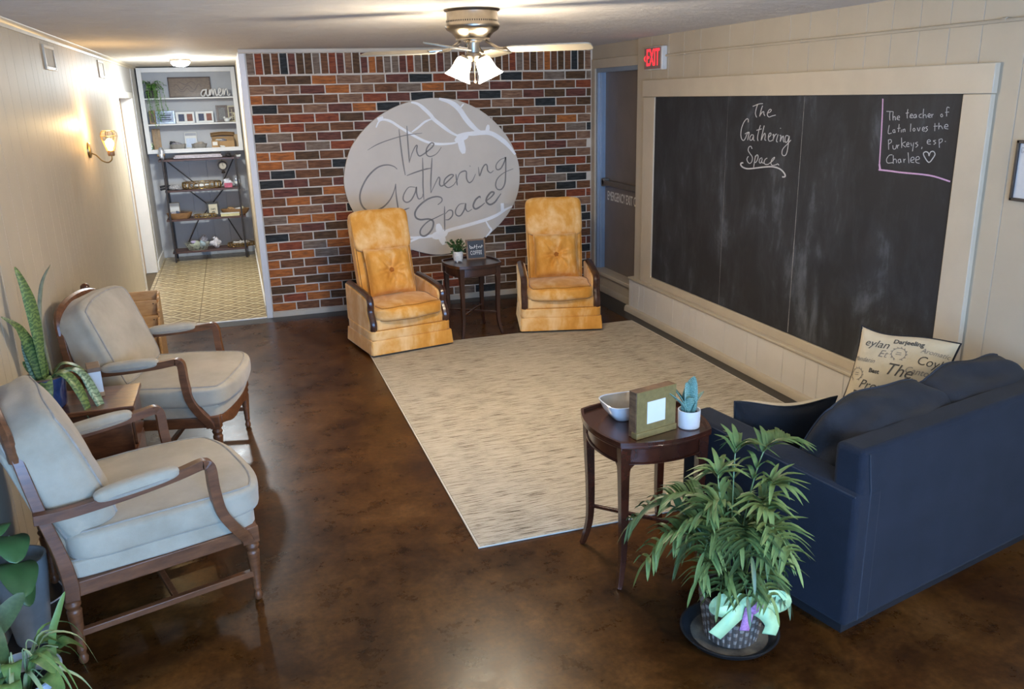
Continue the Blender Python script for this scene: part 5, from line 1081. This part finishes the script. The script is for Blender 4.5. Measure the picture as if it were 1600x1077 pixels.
def frond(az, reach, height, lean=.5, droop=.1, nl=13, ll=.155, mi=0):
    d = Vector((math.cos(az), math.sin(az), 0)); b0 = Vector((.05*math.cos(az+.6)*rp.random(), .05*math.sin(az+.6)*rp.random(), .19))
    path = [b0, b0+d*reach*.18+Vector((0, 0, (height-.19)*.55)), b0+d*reach*.5+Vector((0, 0, (height-.19)*.95)), d*reach*.85+Vector((0, 0, height)), d*reach*1.1+Vector((0, 0, height-droop))]
    P = spline(path, 6); N = len(P); mb = MB().tube(P, [.0042*(1-.75*i/(N-1)) for i in range(N)], 5)
    side = d.cross(Vector((0, 0, 1)))
    for k in range(nl):
        t = .40+.58*k/(nl-1); i = int(t*(N-1)); p = P[i]; tg = (P[min(i+1, N-1)]-P[max(i-1, 0)]).normalized(); L = ll*(.62+.5*math.sin(PI*(.15+.75*k/(nl-1))))*rp.uniform(.85, 1.1)
        for s in (-1, 1):
            sd = tg.cross(Vector((0, 0, 1))); sd = (sd.normalized() if sd.length > .05 else side)*s; dirv = (tg*.62+sd*.80+Vector((0, 0, .10))).normalized()
            q1 = p+dirv*L*.45+Vector((0, 0, .010)); q2 = p+dirv*L+Vector((0, 0, -.010-.03*rp.random()))
            leaf(mb, [p, q1, q2], .0200, n=3, fold=.35, prof=lambda x: max(.03, math.sin(PI*(.06+.94*x)**.75)**.8))
    dirv = (P[-1]-P[-3]).normalized(); leaf(mb, [P[-1], P[-1]+dirv*ll*.4, P[-1]+dirv*ll*.8+Vector((0, 0, -.03))], .0155, n=3)
    mb.build('frond', m_palm[mi], pm, angle=60)
front = lambda az: math.cos(az+2.16)           # 1 where a frond would hang over the bow side
def reach(az, r_): return r_*(1 if math.cos(az) < .2 else .66)*(.72 if math.sin(az) > .5 else 1)
for k in range(12):      # outer arching fronds
    az = 2*PI*k/12+rp.uniform(-.2, .2)
    if front(az) > .55: continue
    frond(az, reach(az, rp.uniform(.23, .29)), rp.uniform(.34, .44), droop=.10, mi=k % 3, nl=12, ll=.120)
for k in range(4): frond(-2.9+.5*k, .17, rp.uniform(.33, .37), droop=.05, mi=k % 3, nl=10, ll=.10)
for k in range(11):      # middle layer
    az = 2*PI*k/11+rp.uniform(-.25, .25)+.2; frond(az, reach(az, rp.uniform(.17, .26)), rp.uniform(.45, .56), droop=.05, mi=(k+1) % 3, nl=11, ll=.122)
for az, r_, h_ in ((1.9, .10, .66), (.2, .22, .77), (3.5, .17, .62), (-1.2, .12, .60), (2.7, .22, .60), (-.3, .15, .64), (4.2, .18, .54), (1.0, .13, .75)): frond(az, r_, h_, droop=.01, mi=rp.randrange(3), nl=12, ll=.120)
frond(2.62, .34, .54, droop=.08, mi=2, nl=11, ll=.115); frond(3.0, .31, .48, droop=.10, mi=1, nl=10, ll=.115)
# mint bow tied round the basket
m_mint = mat('mint_ribbon', '#b9d8a2', .55, .08, 25); m_pinkr = mat('pink_plaid_ribbon', '#b77fae', .6, .35, 90)
def strip(name, path, wdt, m_, par, up, th=.0012):
    P = spline(path, 6); vs = []
    for i, p in enumerate(P):
        t = (P[min(i+1, len(P)-1)]-P[max(i-1, 0)]).normalized(); s = t.cross(Vector(up)).normalized()*wdt/2; vs += [p+s, p-s]
    o = MB().add(vs, [(2*i, 2*i+1, 2*i+3, 2*i+2) for i in range(len(P)-1)]).build(name, m_, par, angle=70); o.modifiers.new('solid', 'SOLIDIFY').thickness = th; return o
bw = Vector((0, -1, 0)); B0 = Vector((-.02, -.128, .235)); Fd = Vector((-.29, -.957, 0)); Rt = Vector((.957, -.29, 0))
def bp(r_, f_, z): return B0+Rt*r_*1.2+Fd*f_+Vector((0, 0, z*1.2))
bow = strip('bow', [bp(0, 0, 0), bp(-.035, .02, .03), bp(-.085, .022, .03), bp(-.10, .015, .0), bp(-.06, .018, -.012), bp(0, .01, 0)], .05, m_mint, pm, Fd)
bow['label'] = 'mint green ribbon bow'
strip('bow_loop', [bp(0, 0, 0), bp(.035, .02, .032), bp(.085, .02, .035), bp(.105, .01, .005), bp(.06, .015, -.008), bp(0, .01, 0)], .05, m_mint, bow, Fd)
strip('bow_tail', [bp(-.01, .012, -.002), bp(-.05, .026, -.03), bp(-.085, .02, -.075), bp(-.10, .016, -.095)], .055, m_mint, bow, Fd)
strip('bow_tail', [bp(.01, .012, -.002), bp(.045, .028, -.02), bp(.07, .02, -.06), bp(.065, .012, -.10)], .052, m_mint, bow, Fd)
strip('pink_tail', [bp(0, .022, .0), bp(-.008, .026, -.04), bp(-.012, .018, -.08)], .035, m_pinkr, bow, Fd); strip('pink_knot', [bp(.04, .03, .05), bp(.02, .045, .02), bp(0, .032, -.01)], .032, m_pinkr, bow, Fd)
sa = thing('plant_saucer', 'wide black plastic saucer under the palm basket', 'saucer', (1.60, 2.37, 0))
MB().lathe([(0, 0), (.155, 0), (.165, .006), (.182, .030), (.186, .032), (.178, .032), (.160, .012), (.150, .009), (0, .009)], 48, caps=False).build('saucer_body', mat('black_plastic', '#2c2b2b', .35, .25, 10), sa)
MB().lathe([(0, .0095), (.10, .0095), (.145, .0098)], 40, caps=False).build('dried_residue', mat('dusty_residue', '#7d715f', .7, .5, 14, col2='#3a3530'), sa)
pm.location.z = .0

# ================================================================== pieces on the near side table
TZ = .6545
bl = thing('ceramic_bowl', 'white rounded square bowl with tan inside on the mahogany side table', 'bowl', (1.50, 3.075, TZ)); 
def sq(a, r, k=4.5): c, s = math.cos(a), math.sin(a); q = (abs(c)**k+abs(s)**k)**(-1/k); return r*q*c, r*q*s
def sqlathe(prof, n=40, k=4.5):
    mb = MB(); vs = []; fs = []
    for r, z in prof:
        for i in range(n): x, y_ = sq(2*PI*i/n, r, k); vs.append((x, y_*.85, z))
    for j in range(len(prof)-1):
        for i in range(n): fs.append((j*n+i, j*n+(i+1) % n, (j+1)*n+(i+1) % n, (j+1)*n+i))
    return mb.add(vs, fs)
sqlathe([(.001, 0), (.065, .0), (.075, .004), (.098, .035), (.112, .068), (.114, .073), (.110, .075), (.106, .072)]).build('bowl_body', mat('white_glaze', '#dfe0e0', .15, .03, coat=.3), bl)
sqlathe([(.106, .072), (.092, .036), (.07, .012), (.001, .010)]).build('bowl_inside', mat('tan_glaze', '#b9a78c', .2, .12, 10), bl)
lump(bl, 'paper_heart', mat('coral_paper', '#cf8a76', .7), (.045, -.045, .035), .018, 3, (1.5, 1, .5))
bf = thing('block_frame', 'gold painted wooden block frame with a white square, on the side table', 'picture frame', (1.513, 2.868, TZ), math.radians(13.5))
MB().box(-.104, .104, -.020, .026, 0, .198).build('block', wood('burnt_wood_block', '#4a3222', '#8d6a4b', .6, (4, 4, 14)), bf, bevel=.002)
m_goldp = mat('antique_gold_paint', '#8e7a4c', .4, .15, 40, metal=.25)
MB().box(-.103, .103, -.0235, -.020, .0, .198).build('gold_face', m_goldp, bf); MB().box(-.108, .106, -.030, .004, 0, .026).build('base_strip', m_goldp, bf, bevel=.002)
MB().box(-.050, .045, -.0252, -.0235, .056, .150).build('white_square', m_paper, bf)
su = thing('potted_snake_plant', 'blue-green dwarf snake plant in a white pot on the side table', 'plant', (1.682, 2.868, TZ), 0)
MB().lathe([(0, 0), (.041, 0), (.045, .004), (.047, .074), (.0465, .078), (.042, .078), (.041, .06), (0, .058)], 32, caps=False).build('pot', mat('matte_white_pot', '#dcdcdc', .5, .03), su); MB().lathe([(0, .062), (.0415, .062)], 20, caps=False).build('soil', mat('dark_soil', '#2b221c', .9), su)
m_suc = banded('blue_green_banded', '#4c6d63', '#6f9488', '#87ab9d', 60)
lp = lambda k: max(.04, math.sin(PI*(.16+.84*k))**.75)
for az, r_, h_, wd in ((-1.7, .020, .135, .070), (-.3, .058, .155, .048), (.5, .030, .215, .072), (1.9, .022, .19, .060), (2.7, .075, .180, .044), (3.2, .100, .165, .032), (4.2, .030, .14, .050)):
    c, s = math.cos(az), math.sin(az); leaf_ = leaf(MB(), [(.008*c, .008*s, .06), (r_*.45*c, r_*.45*s, .06+(h_-.06)*.5), (r_*c, r_*s, h_)], wd, up=(c, s, .25), fold=-.35, n=6, prof=lp)
    leaf_.build('leaf', m_suc, su, angle=60).modifiers.new('solid', 'SOLIDIFY').thickness = .0018

# ================================================================== pieces on the far table
TZ2 = .654*.95+.0005
cs = frame_thing('coffee_sign', 'small framed chalk sign lettered COFFEE on the dark table', 'sign', 1.838, 2.012, 6.985, TZ2, .178, wood('rustic_frame', '#5b4330', '#86684b', .6), mat('slate_print', '#33373d', .6, .06), .014, 8, .018)
m_wl = mat('white_letter', '#d8d4cc', .5)
place_text('sign_lettering', 'COFFEE', .050, frame_matrix((0, .0042, .058), (1, 0, 0), (0, 0, 1)) @ Matrix.Scale(.56, 4, (1, 0, 0)), m_wl, cs, spacing=1.12)
ribbon([[(-.050, .120), (-.046, .092), (-.036, .090), (-.034, .102), (-.046, .106)], [(-.028, .104), (-.027, .092), (-.018, .092), (-.016, .104)], [(-.008, .118), (-.008, .092)], [(-.014, .106), (.0, .106)], [(.014, .118), (.008, .116), (.008, .08)], [(.004, .104), (.016, .104)], [(.022, .104), (.022, .092)], [(.028, .092), (.029, .103), (.036, .104)], [(.044, .104), (.039, .100), (.044, .093), (.038, .091)], [(.052, .116), (.051, .093)], [(.047, .106), (.060, .107)]], .0036, lambda u, v: (u*1.08, .0040, v+.008), taper=False).build('script_lettering', m_wl, cs, smooth=False)
bp_ = thing('potted_bush', 'small leafy green plant in a white pot on the dark table', 'plant', (1.748, 6.95, TZ2))
MB().lathe([(0, .012), (.036, .012), (.043, .03), (.045, .075), (.043, .092), (.038, .092), (.036, .07), (0, .068)], 24, caps=False).build('pot', mat('speckled_white_pot', '#cfcbc2', .5, .15, 60), bp_)
for a in (0, 2.1, 4.2): MB().lathe([(.007, 0), (.008, .016)], 8, (.03*math.cos(a), .03*math.sin(a), 0)).build('pot_foot', mat('speckled_white_pot', '#cfcbc2', .5), bp_)
rb = random.Random(4)
for k in range(26):
    az = rb.uniform(0, 2*PI); r_ = rb.uniform(.03, .11); h_ = rb.uniform(.12, .20)
    if k < 4: h_ = rb.uniform(.05, .09); r_ = .06
    P = spline([(0, 0, .07), (r_*.5*math.cos(az), r_*.5*math.sin(az), max(.11, h_*.8)), (r_*math.cos(az), r_*math.sin(az), h_)], 6); mb = MB().tube(P, .0012, 4)
    for p in P[2:]:
        for q in range(4):
            d = Vector((rb.uniform(-1, 1), rb.uniform(-1, 1), rb.uniform(-.3, .8))).normalized()*.016; s = d.cross(Vector((rb.random(), rb.random(), 1))).normalized()*.0065
            mb.add([p, p+d*.5+s, p+d, p+d*.5-s], [(0, 1, 2, 3)])
    mb.build('sprig', mat('boxwood_green', '#45602e', .5, .3, 40), bp_, smooth=False)

# ================================================================== printed pillows on the sofa
m_tick = fabric('cream_canvas', '#cdbd9f', '#c2b293', .9, .15, 8, 600, .2); m_pblack = fabric('black_canvas', '#1c1c20', '#17171a', .9, .25, 8, 600, .25); m_ink = mat('faded_ink', '#4b463f', .9, .2, 40); m_inkg = mat('grey_ink', '#857c6f', .9, .2, 40)
def pillow(label, c, xa, ya, S, T, words, crown=1.0, seed=0):
    t = thing('printed_pillow', label, 'pillow', c); t.parent = None
    M = frame_matrix((0, 0, 0), xa, ya)
    rr = random.Random(seed); ph = [rr.uniform(0, 6) for _ in range(4)]
    def f(a, b, s, off=0):
        e = max(0, (1-a**4)*(1-b**4))**.5; h = T/2*e*(1+.10*math.sin(3*a+ph[0])*math.sin(2.5*b+ph[1]))
        bend = .02*math.sin(2.6*a+ph[2])*(1-.3*b); 
        ed = 1-.10*(1-a*a)*abs(b)**3; ew = 1-.10*(1-b*b)*abs(a)**3
        return M @ Vector((a*S/2*ew, b*S/2*ed+.012*math.sin(3.2*a+ph[3])*abs(b)**2*(1 if b > 0 else .3), s*h+bend*0+s*off))
    n = 26
    MB().grid(lambda u, v: f(2*u-1, 2*v-1, 1), n, n).build('front', m_tick, t, angle=80); MB().grid(lambda u, v: f(1-2*u, 2*v-1, -1), n, n).build('back', m_pblack, t, angle=80)
    ed = [f(a, b, 0) for e in range(4) for a, b in [[(q, -1), (1, q), (-q, 1), (-1, -q)][e] for q in [-1+i/8 for i in range(16)]]]
    MB().tube(ed, .0055, 6, closed=True).build('piping', m_pblack, t)
    def lay(me):
        for v in me.vertices: v.co = f(max(-.97, min(.97, v.co.x/(S/2))), max(-.97, min(.97, v.co.y/(S/2))), 1, .0016)
        return me
    for (wd, x, y_, sz, sh, m_, bo) in words:
        me = text_mesh(wd, sz, shear=sh, bold=bo); me.transform(Matrix.Translation((x, y_, 0))); 
        b = bmesh.new(); b.from_mesh(me); bmesh.ops.subdivide_edges(b, edges=[e for e in b.edges if e.calc_length() > .012], cuts=1); b.to_mesh(me); b.free()
        put('print_lettering', lay(me), m_, t)
    for (x, y_) in ((.0, .12), (-.18, -.02)):
        st = [[(x+.034*math.cos(a), y_+.030*math.sin(a)) for a in [-.5*PI+i*2*PI/20 for i in range(1, 20)]]]
        for i in range(12):
            a = -.5*PI+.5+i*(2*PI-1)/11; st.append([(x+.034*math.cos(a), y_+.030*math.sin(a)), (x+.042*math.cos(a+.2), y_+.038*math.sin(a+.2))])
        st += [[(x-.012, y_+.006), (x+.012, y_+.006)], [(x-.014, y_-.004), (x+.014, y_-.004)]]
        o = ribbon(st, .0035, lambda u, v: f(u/(S/2), v/(S/2), 1, .0016), taper=False, n=2).build('print_wreath', m_inkg, t, smooth=False)
    st = [[(-.13+.028*math.cos(a)*(1-.05*i), -.065+.02*math.sin(a)) for i, a in enumerate([j*.6 for j in range(12)])], [(-.10, -.04), (-.05, -.03), (.0, -.045)]]
    return t
ss, sn = math.sin(math.radians(13.1)), math.cos(math.radians(13.1))
def sw(x, y_, z): return Vector((1.978+x*sn-y_*ss, 2.195+x*ss+y_*sn, z))
def sd_(x, y_, z=0): return Vector((x*sn-y_*ss, x*ss+y_*sn, z))
W2 = [('eylan', -.12, .155, .062, .25, m_ink, .0), ('Darjeeling', .03, .185, .036, 0, m_ink, .001), ('Aromatic', .165, .155, .036, .3, m_inkg, 0), ('Et', -.075, .105, .055, .3, m_inkg, 0), ('Coyl', .15, .105, .062, .25, m_ink, 0), ('Cantonais', .14, .05, .046, .3, m_inkg, 0), ('Mandarin', -.165, .06, .034, .3, m_inkg, 0), ('The', .02, .035, .085, .35, m_ink, 0), ('Best', -.09, .01, .030, 0, m_ink, .001), ('of', .03, -.02, .040, .3, m_ink, 0), ('Mandarin', .15, -.005, .055, .35, m_inkg, 0), ('Months', .10, -.04, .036, 0, m_ink, .001), ('Provence', -.03, -.065, .062, .3, m_ink, 0), ('Darjeeling', -.07, -.12, .048, 0, m_ink, .001), ('ylan', -.15, -.165, .062, .25, m_ink, 0), ('Ceylan', .12, -.13, .062, .25, m_ink, 0)]
pillow('cream pillow printed with tea words, standing at the far end of the sofa', sw(1.185, .675, .61), sd_(.20, -.97), sd_(.42, .09, .90), .48, .13, W2, seed=2)
pillow('black-backed pillow with cream printed front, leaning at the near sofa arm', sw(.385, .70, .465), sd_(-.89, .45), sd_(-.12, -.24, .96), .46, .17, [('The', .0, .15, .10, .3, m_ink, 0), ('Provence', .02, .05, .07, .3, m_ink, 0)], seed=9)

# ================================================================== brown side table, snake plant and box between the armchairs
SZ = .63
nt_ = thing('wooden_nightstand', 'brown wooden side table between the two taupe armchairs', 'side table', (-.81, 4.29, 0))
m_nst = wood('nightstand_wood', '#4a2a1a', '#7a4e30', .3, (3, 12, 12), .5)
MB().box(-.22, .225, -.185, .175, SZ-.022, SZ).build('top', m_nst, nt_, bevel=.004)
MB().box(-.21, .20, -.165, .155, .12, SZ-.022).build('body', m_nst, nt_, bevel=.003); 
dr_ = MB().box(.20, .214, -.15, .14, .42, .585).build('drawer', m_nst, nt_, bevel=.003); MB().lathe([(0, .022), (.010, .020), (.012, .012), (.006, .004), (.006, 0)], 12, caps=False).xf(Matrix.Translation((.214, -.005, .50)) @ Matrix.Rotation(PI/2, 4, 'Y')).build('knob', m_brassy, dr_)
MB().box(.20, .210, -.15, .14, .15, .40).build('door', m_nst, nt_, bevel=.003)
for sx in (-.19, .18):
    for sy in (-.145, .135): MB().box(sx-.018, sx+.018, sy-.018, sy+.018, 0, .12).build('leg', m_nst, nt_, bevel=.003)
sp = thing('snake_plant', 'tall snake plant with drooping leaves in a blue glazed pot', 'plant', (-.965, 4.235, SZ))
MB().lathe([(0, 0), (.066, 0), (.072, .006), (.076, .014), (.084, .09), (.090, .15), (.089, .157), (.083, .157), (.082, .13), (0, .128)], 32, caps=False).build('pot', mat('cobalt_glaze', '#33456e', .22, .35, 14, coat=.4), sp)
MB().tube([(.0865*math.cos(a), .0865*math.sin(a), .157) for a in [2*PI*i/32 for i in range(32)]], .005, 6, closed=True).build('pot_rim', mat('rust_rim', '#6b5547', .4), sp); MB().lathe([(0, .135), (.088, .135)], 20, caps=False).build('soil', mat('dark_soil', '#2b221c', .9), sp)
m_snk = banded('snake_leaf_bands', '#465f38', '#587243', '#74894d', 16); m_snk2 = banded('snake_leaf_pale', '#55705a', '#6d8a72', '#8aa58a', 18); m_dry = mat('dry_leaf', '#7b7352', .7, .3, 30)
LV = [([(0, .01, .13), (.0, .0, .36), (-.01, 0, .55), (-.035, .01, .68)], .078, (1, -.5, 0), m_snk), ([(-.01, -.01, .13), (-.03, -.03, .30), (-.05, -.10, .42), (-.075, -.20, .50)], .066, (.3, -.6, .7), m_snk), ([(-.04, -.01, .13), (-.045, -.02, .28), (-.05, -.03, .38)], .046, (.6, -.8, 0), m_snk2),
      ([(.03, .02, .13), (.02, .03, .40), (.05, .05, .58), (.10, .07, .67)], .018, (.3, -1, 0), m_dry),
      ([(.02, -.02, .13), (.07, -.04, .175), (.12, -.06, .14), (.165, -.085, .03), (.19, -.12, -.10)], .062, (.3, -.2, 1), m_snk), ([(.03, 0, .13), (.10, .01, .17), (.16, .0, .14), (.20, -.03, .05), (.235, -.075, -.03), (.26, -.13, -.10)], .058, (.3, -.1, 1), m_snk2),
      ([(0, -.02, .13), (.02, -.07, .16), (.025, -.11, .10), (.03, -.125, .02)], .056, (0, -.6, 1), m_snk), ([(.02, .03, .13), (.07, .05, .19), (.13, .06, .17), (.17, .06, .13)], .040, (.2, 0, 1), m_snk), ([(-.03, 0, .13), (-.06, -.05, .17), (-.075, -.10, .14)], .045, (0, -.5, 1), m_snk), ([(-.02, .02, .13), (-.05, .0, .20), (-.07, -.03, .245)], .042, (.5, -1, .3), m_snk)]
for pth, wd, up_, m_ in LV: leaf(MB(), pth, wd, up=up_, fold=.22, n=7, prof=lambda k: max(.04, min(1, .55+1.2*k)*min(1, (1-k)*2.4+.05)**.8)).build('leaf', m_, sp, angle=70).modifiers.new('solid', 'SOLIDIFY').thickness = .002
bk2 = thing('keepsake_box', 'upright white box with brown wooden ends beside the blue pot', 'box', (-.775, 4.36, SZ), math.radians(12))
MB().box(-.028, .028, -.055, .055, .022, .128).build('box_body', mat('chalky_white', '#cfcfcb', .6, .06), bk2); MB().box(-.030, .030, -.058, .058, 0, .022).build('wooden_base', m_tanf, bk2, bevel=.002); MB().box(-.030, .030, -.058, .058, .128, .150).build('wooden_lid', wood('worn_lid', '#5d4633', '#8d6d50', .6), bk2, bevel=.002)

# ================================================================== pine tiered rack and turned post by the wall
m_pine = wood('pine', '#b98a55', '#d6ad78', .5, (3, 12, 12), .1)
pr_ = thing('magazine_rack', 'light pine tiered magazine rack against the left wall', 'rack', (-.865, 6.95, 0))
for x in (-.172, .160):
    sd2 = MB().prism([(-.25, 0), (.16, 0), (.16, .56), (.085, .56), (.06, .50), (-.02, .50), (-.05, .40), (-.12, .40), (-.15, .28), (-.25, .28)], x, x+.016, 'x').build('side_panel', m_pine, pr_, bevel=.002, recalc=True)
for y_, z0_, z1_ in ((.15, .30, .57), (.035, .30, .515), (-.065, .20, .415), (-.17, .08, .30)): MB().box(-.156, .160, y_-.008, y_+.008, z0_, z1_).build('slat_board', m_pine, pr_, bevel=.002)
for y0_, y1_, z in ((.043, .142, .31), (-.057, .027, .21), (-.162, -.073, .09)): MB().box(-.156, .160, y0_, y1_, z, z+.01).build('tier_floor', m_pine, pr_)
for y0_, y1_, z in ((.03, .155, .555), (-.07, .03, .47), (-.175, -.07, .37)): MB().tube([(.168, y0_, z-.03), (.168, y1_, z)], .010, 8).build('dowel', m_pine, pr_)
for y_, z in ((.035, .49), (-.065, .385), (-.17, .2)): MB().lathe([(0, .002), (.005, .001), (.005, 0)], 8, caps=False).xf(Matrix.Translation((.13, y_-.008, z)) @ Matrix.Rotation(PI/2, 4, 'X')).build('screw', m_iron, pr_)
tp = thing('turned_post', 'dark turned wooden post with ball finial behind the farther armchair', 'post', (-.985, 5.74, 0))
m_post = wood('post_wood', '#3f2318', '#5e3826', .3)
MB().box(-.024, .024, -.024, .024, .03, .85).build('shaft', m_post, tp, bevel=.003); MB().lathe([(.022, .85), (.012, .858), (.012, .868), (.022, .878), (.029, .897), (.026, .915), (.014, .927), (0, .93)], 18, caps=False).build('finial', m_post, tp); MB().box(-.03, .03, -.11, .11, 0, .03).build('foot', m_post, tp, bevel=.004)

# ================================================================== plants in the near left corner
m_leafg = mat('glossy_leaf', '#46683a', .38, .2, 8); m_leafv = mat('variegated_leaf', '#6a8440', .4, .35, 40, col2='#4a6632'); m_spid = mat('spider_leaf', '#6b8446', .45, .25, 20); m_spidp = mat('spider_pale', '#9aa878', .45, .15, 20)
heart = lambda k: max(.03, math.sin(PI*min(1, .12+.88*k))**.55*(1.05-.35*k))
gp2 = thing('grey_planter_plant', 'broad-leaved plant in a grey tapered planter behind the nearest armchair', 'plant', (-.955, 3.27, 0))
MB().lathe([(0, 0), (.058, 0), (.062, .01), (.095, .30), (.098, .36), (.09, .36), (.085, .32), (0, .31)], 28, caps=False).build('planter', mat('grey_planter_clay', '#8d8984', .75, .15, 8), gp2)
for pth, wd in (([(0, 0, .31), (.0, -.06, .46), (.03, -.14, .52), (.07, -.26, .47)], .13), ([(0, 0, .31), (.02, -.09, .40), (.05, -.20, .44), (.09, -.33, .37)], .14), ([(0, 0, .31), (-.02, -.08, .5), (-.01, -.16, .58), (.02, -.27, .58)], .13), ([(0, 0, .31), (.0, -.05, .36), (.03, -.13, .34), (.07, -.22, .27)], .09)):
    st = MB().tube(spline(pth[:3], 5), .004, 6).build('stem', m_leafg, gp2); leaf(MB(), [pth[2], tuple((Vector(pth[2])+Vector(pth[3]))/2+Vector((0, 0, .015))), pth[3]], wd, up=(.2, 0, 1), fold=.18, n=7, prof=heart).build('leaf', m_leafg, gp2, angle=70).modifiers.new('solid', 'SOLIDIFY').thickness = .0015
wp2 = thing('white_planter_plants', 'white ribbed planter of pothos and spider plant in the near left corner', 'plant', (-.845, 2.655, 0))
n = 48; mb = MB(); prof = [(.085, 0), (.090, .01), (.118, .22), (.126, .235), (.128, .26), (.120, .262), (.112, .23), (.10, .19)]
vs = []; fs = []
for j, (r, z) in enumerate(prof):
    for i in range(n):
        q = r*(1-(.045 if i % 4 == 0 and 1 <= j <= 2 else 0)); vs.append((q*math.cos(2*PI*i/n), q*math.sin(2*PI*i/n), z))
for j in range(len(prof)-1):
    for i in range(n): fs.append((j*n+i, j*n+(i+1) % n, (j+1)*n+(i+1) % n, (j+1)*n+i))
fs.append(tuple(range(n-1, -1, -1))); mb.add(vs, fs).build('planter', mat('white_ribbed_glaze', '#d3d6dc', .3, .05), wp2); MB().lathe([(0, .20), (.103, .20)], 24, caps=False).build('soil', mat('dark_soil', '#2b221c', .9), wp2)
rq = random.Random(21)
for k in range(15):      # pothos: stalked heart leaves
    az = -.9+rq.uniform(-1.3, 2.2); r_ = rq.uniform(.05, .15); h_ = rq.uniform(.24, .34); c, s = math.cos(az), math.sin(az)
    p1 = Vector((r_*c, r_*s, h_)); MB().tube(spline([(.03*c, .03*s, .2), (r_*.6*c, r_*.6*s, h_+.02), p1], 5), .0022, 5).build('stem', m_spidp, wp2)
    leaf(MB(), [p1, p1+Vector((.03*c, .03*s, .006)), p1+Vector((.075*c, .075*s, -.03-.02*rq.random()))], .065, up=(.3*c, .3*s, 1), fold=.2, n=6, prof=heart).build('leaf', m_leafv if k % 3 else m_leafg, wp2, angle=70)
for k in range(16):      # spider plant straps
    az = -.6+rq.uniform(-1.6, 2.0); L = rq.uniform(.14, .27); c, s = math.cos(az), math.sin(az); tp_ = .31+rq.uniform(-.03, .06)
    leaf(MB(), [(.03*c, .03*s, .2), (L*.4*c, L*.4*s, tp_), (L*.8*c, L*.8*s, tp_-.03), (L*c, L*s, tp_-rq.uniform(.08, .16))], .013, up=(0, 0, 1), fold=.4, n=5, prof=lambda q: max(.05, min(1, (1-q)*2.2))).build('strap_leaf', m_spid if k % 2 else m_spidp, wp2, angle=70)
leaf(MB(), [(.09, .06, .2), (.10, .07, .33), (.125, .09, .40), (.15, .12, .46)], .026, up=(-.4, .9, .2), fold=.3, n=6).build('strap_leaf', m_spid, wp2)
MB().tube(spline([(-.03, .02, .2), (-.045, .04, .30), (-.07, .05, .38)], 5), .007, 8).build('cane', mat('pale_cane', '#8f9a7c', .5), wp2)
for pth in ([(-.07, .05, .37), (-.06, .01, .45), (-.03, -.03, .40), (-.01, -.03, .30)], [(-.07, .05, .38), (-.04, .10, .41), (.02, .16, .46)], [(-.07, .05, .38), (-.10, .12, .46), (-.11, .18, .50)]): leaf(MB(), pth, .07, up=(.5, -.4, .8), fold=.2, n=6).build('leaf', mat('gold_speckled_leaf', '#4e6038', .4, .5, 90, col2='#3b4c2c'), wp2, angle=70)
tag(MB().tube(spline([(-1.045, 3.45, .20), (-1.0, 3.42, .08), (-.97, 3.48, .02), (-.93, 3.52, .006), (-.90, 3.60, .006), (-.97, 3.75, .006), (-1.035, 3.9, .05)], 8), .0035, 6).build('white_cable', mat('white_cord', '#c9c9cc', .4)), 'thin white cable looping on the floor behind the nearest armchair', 'cable')
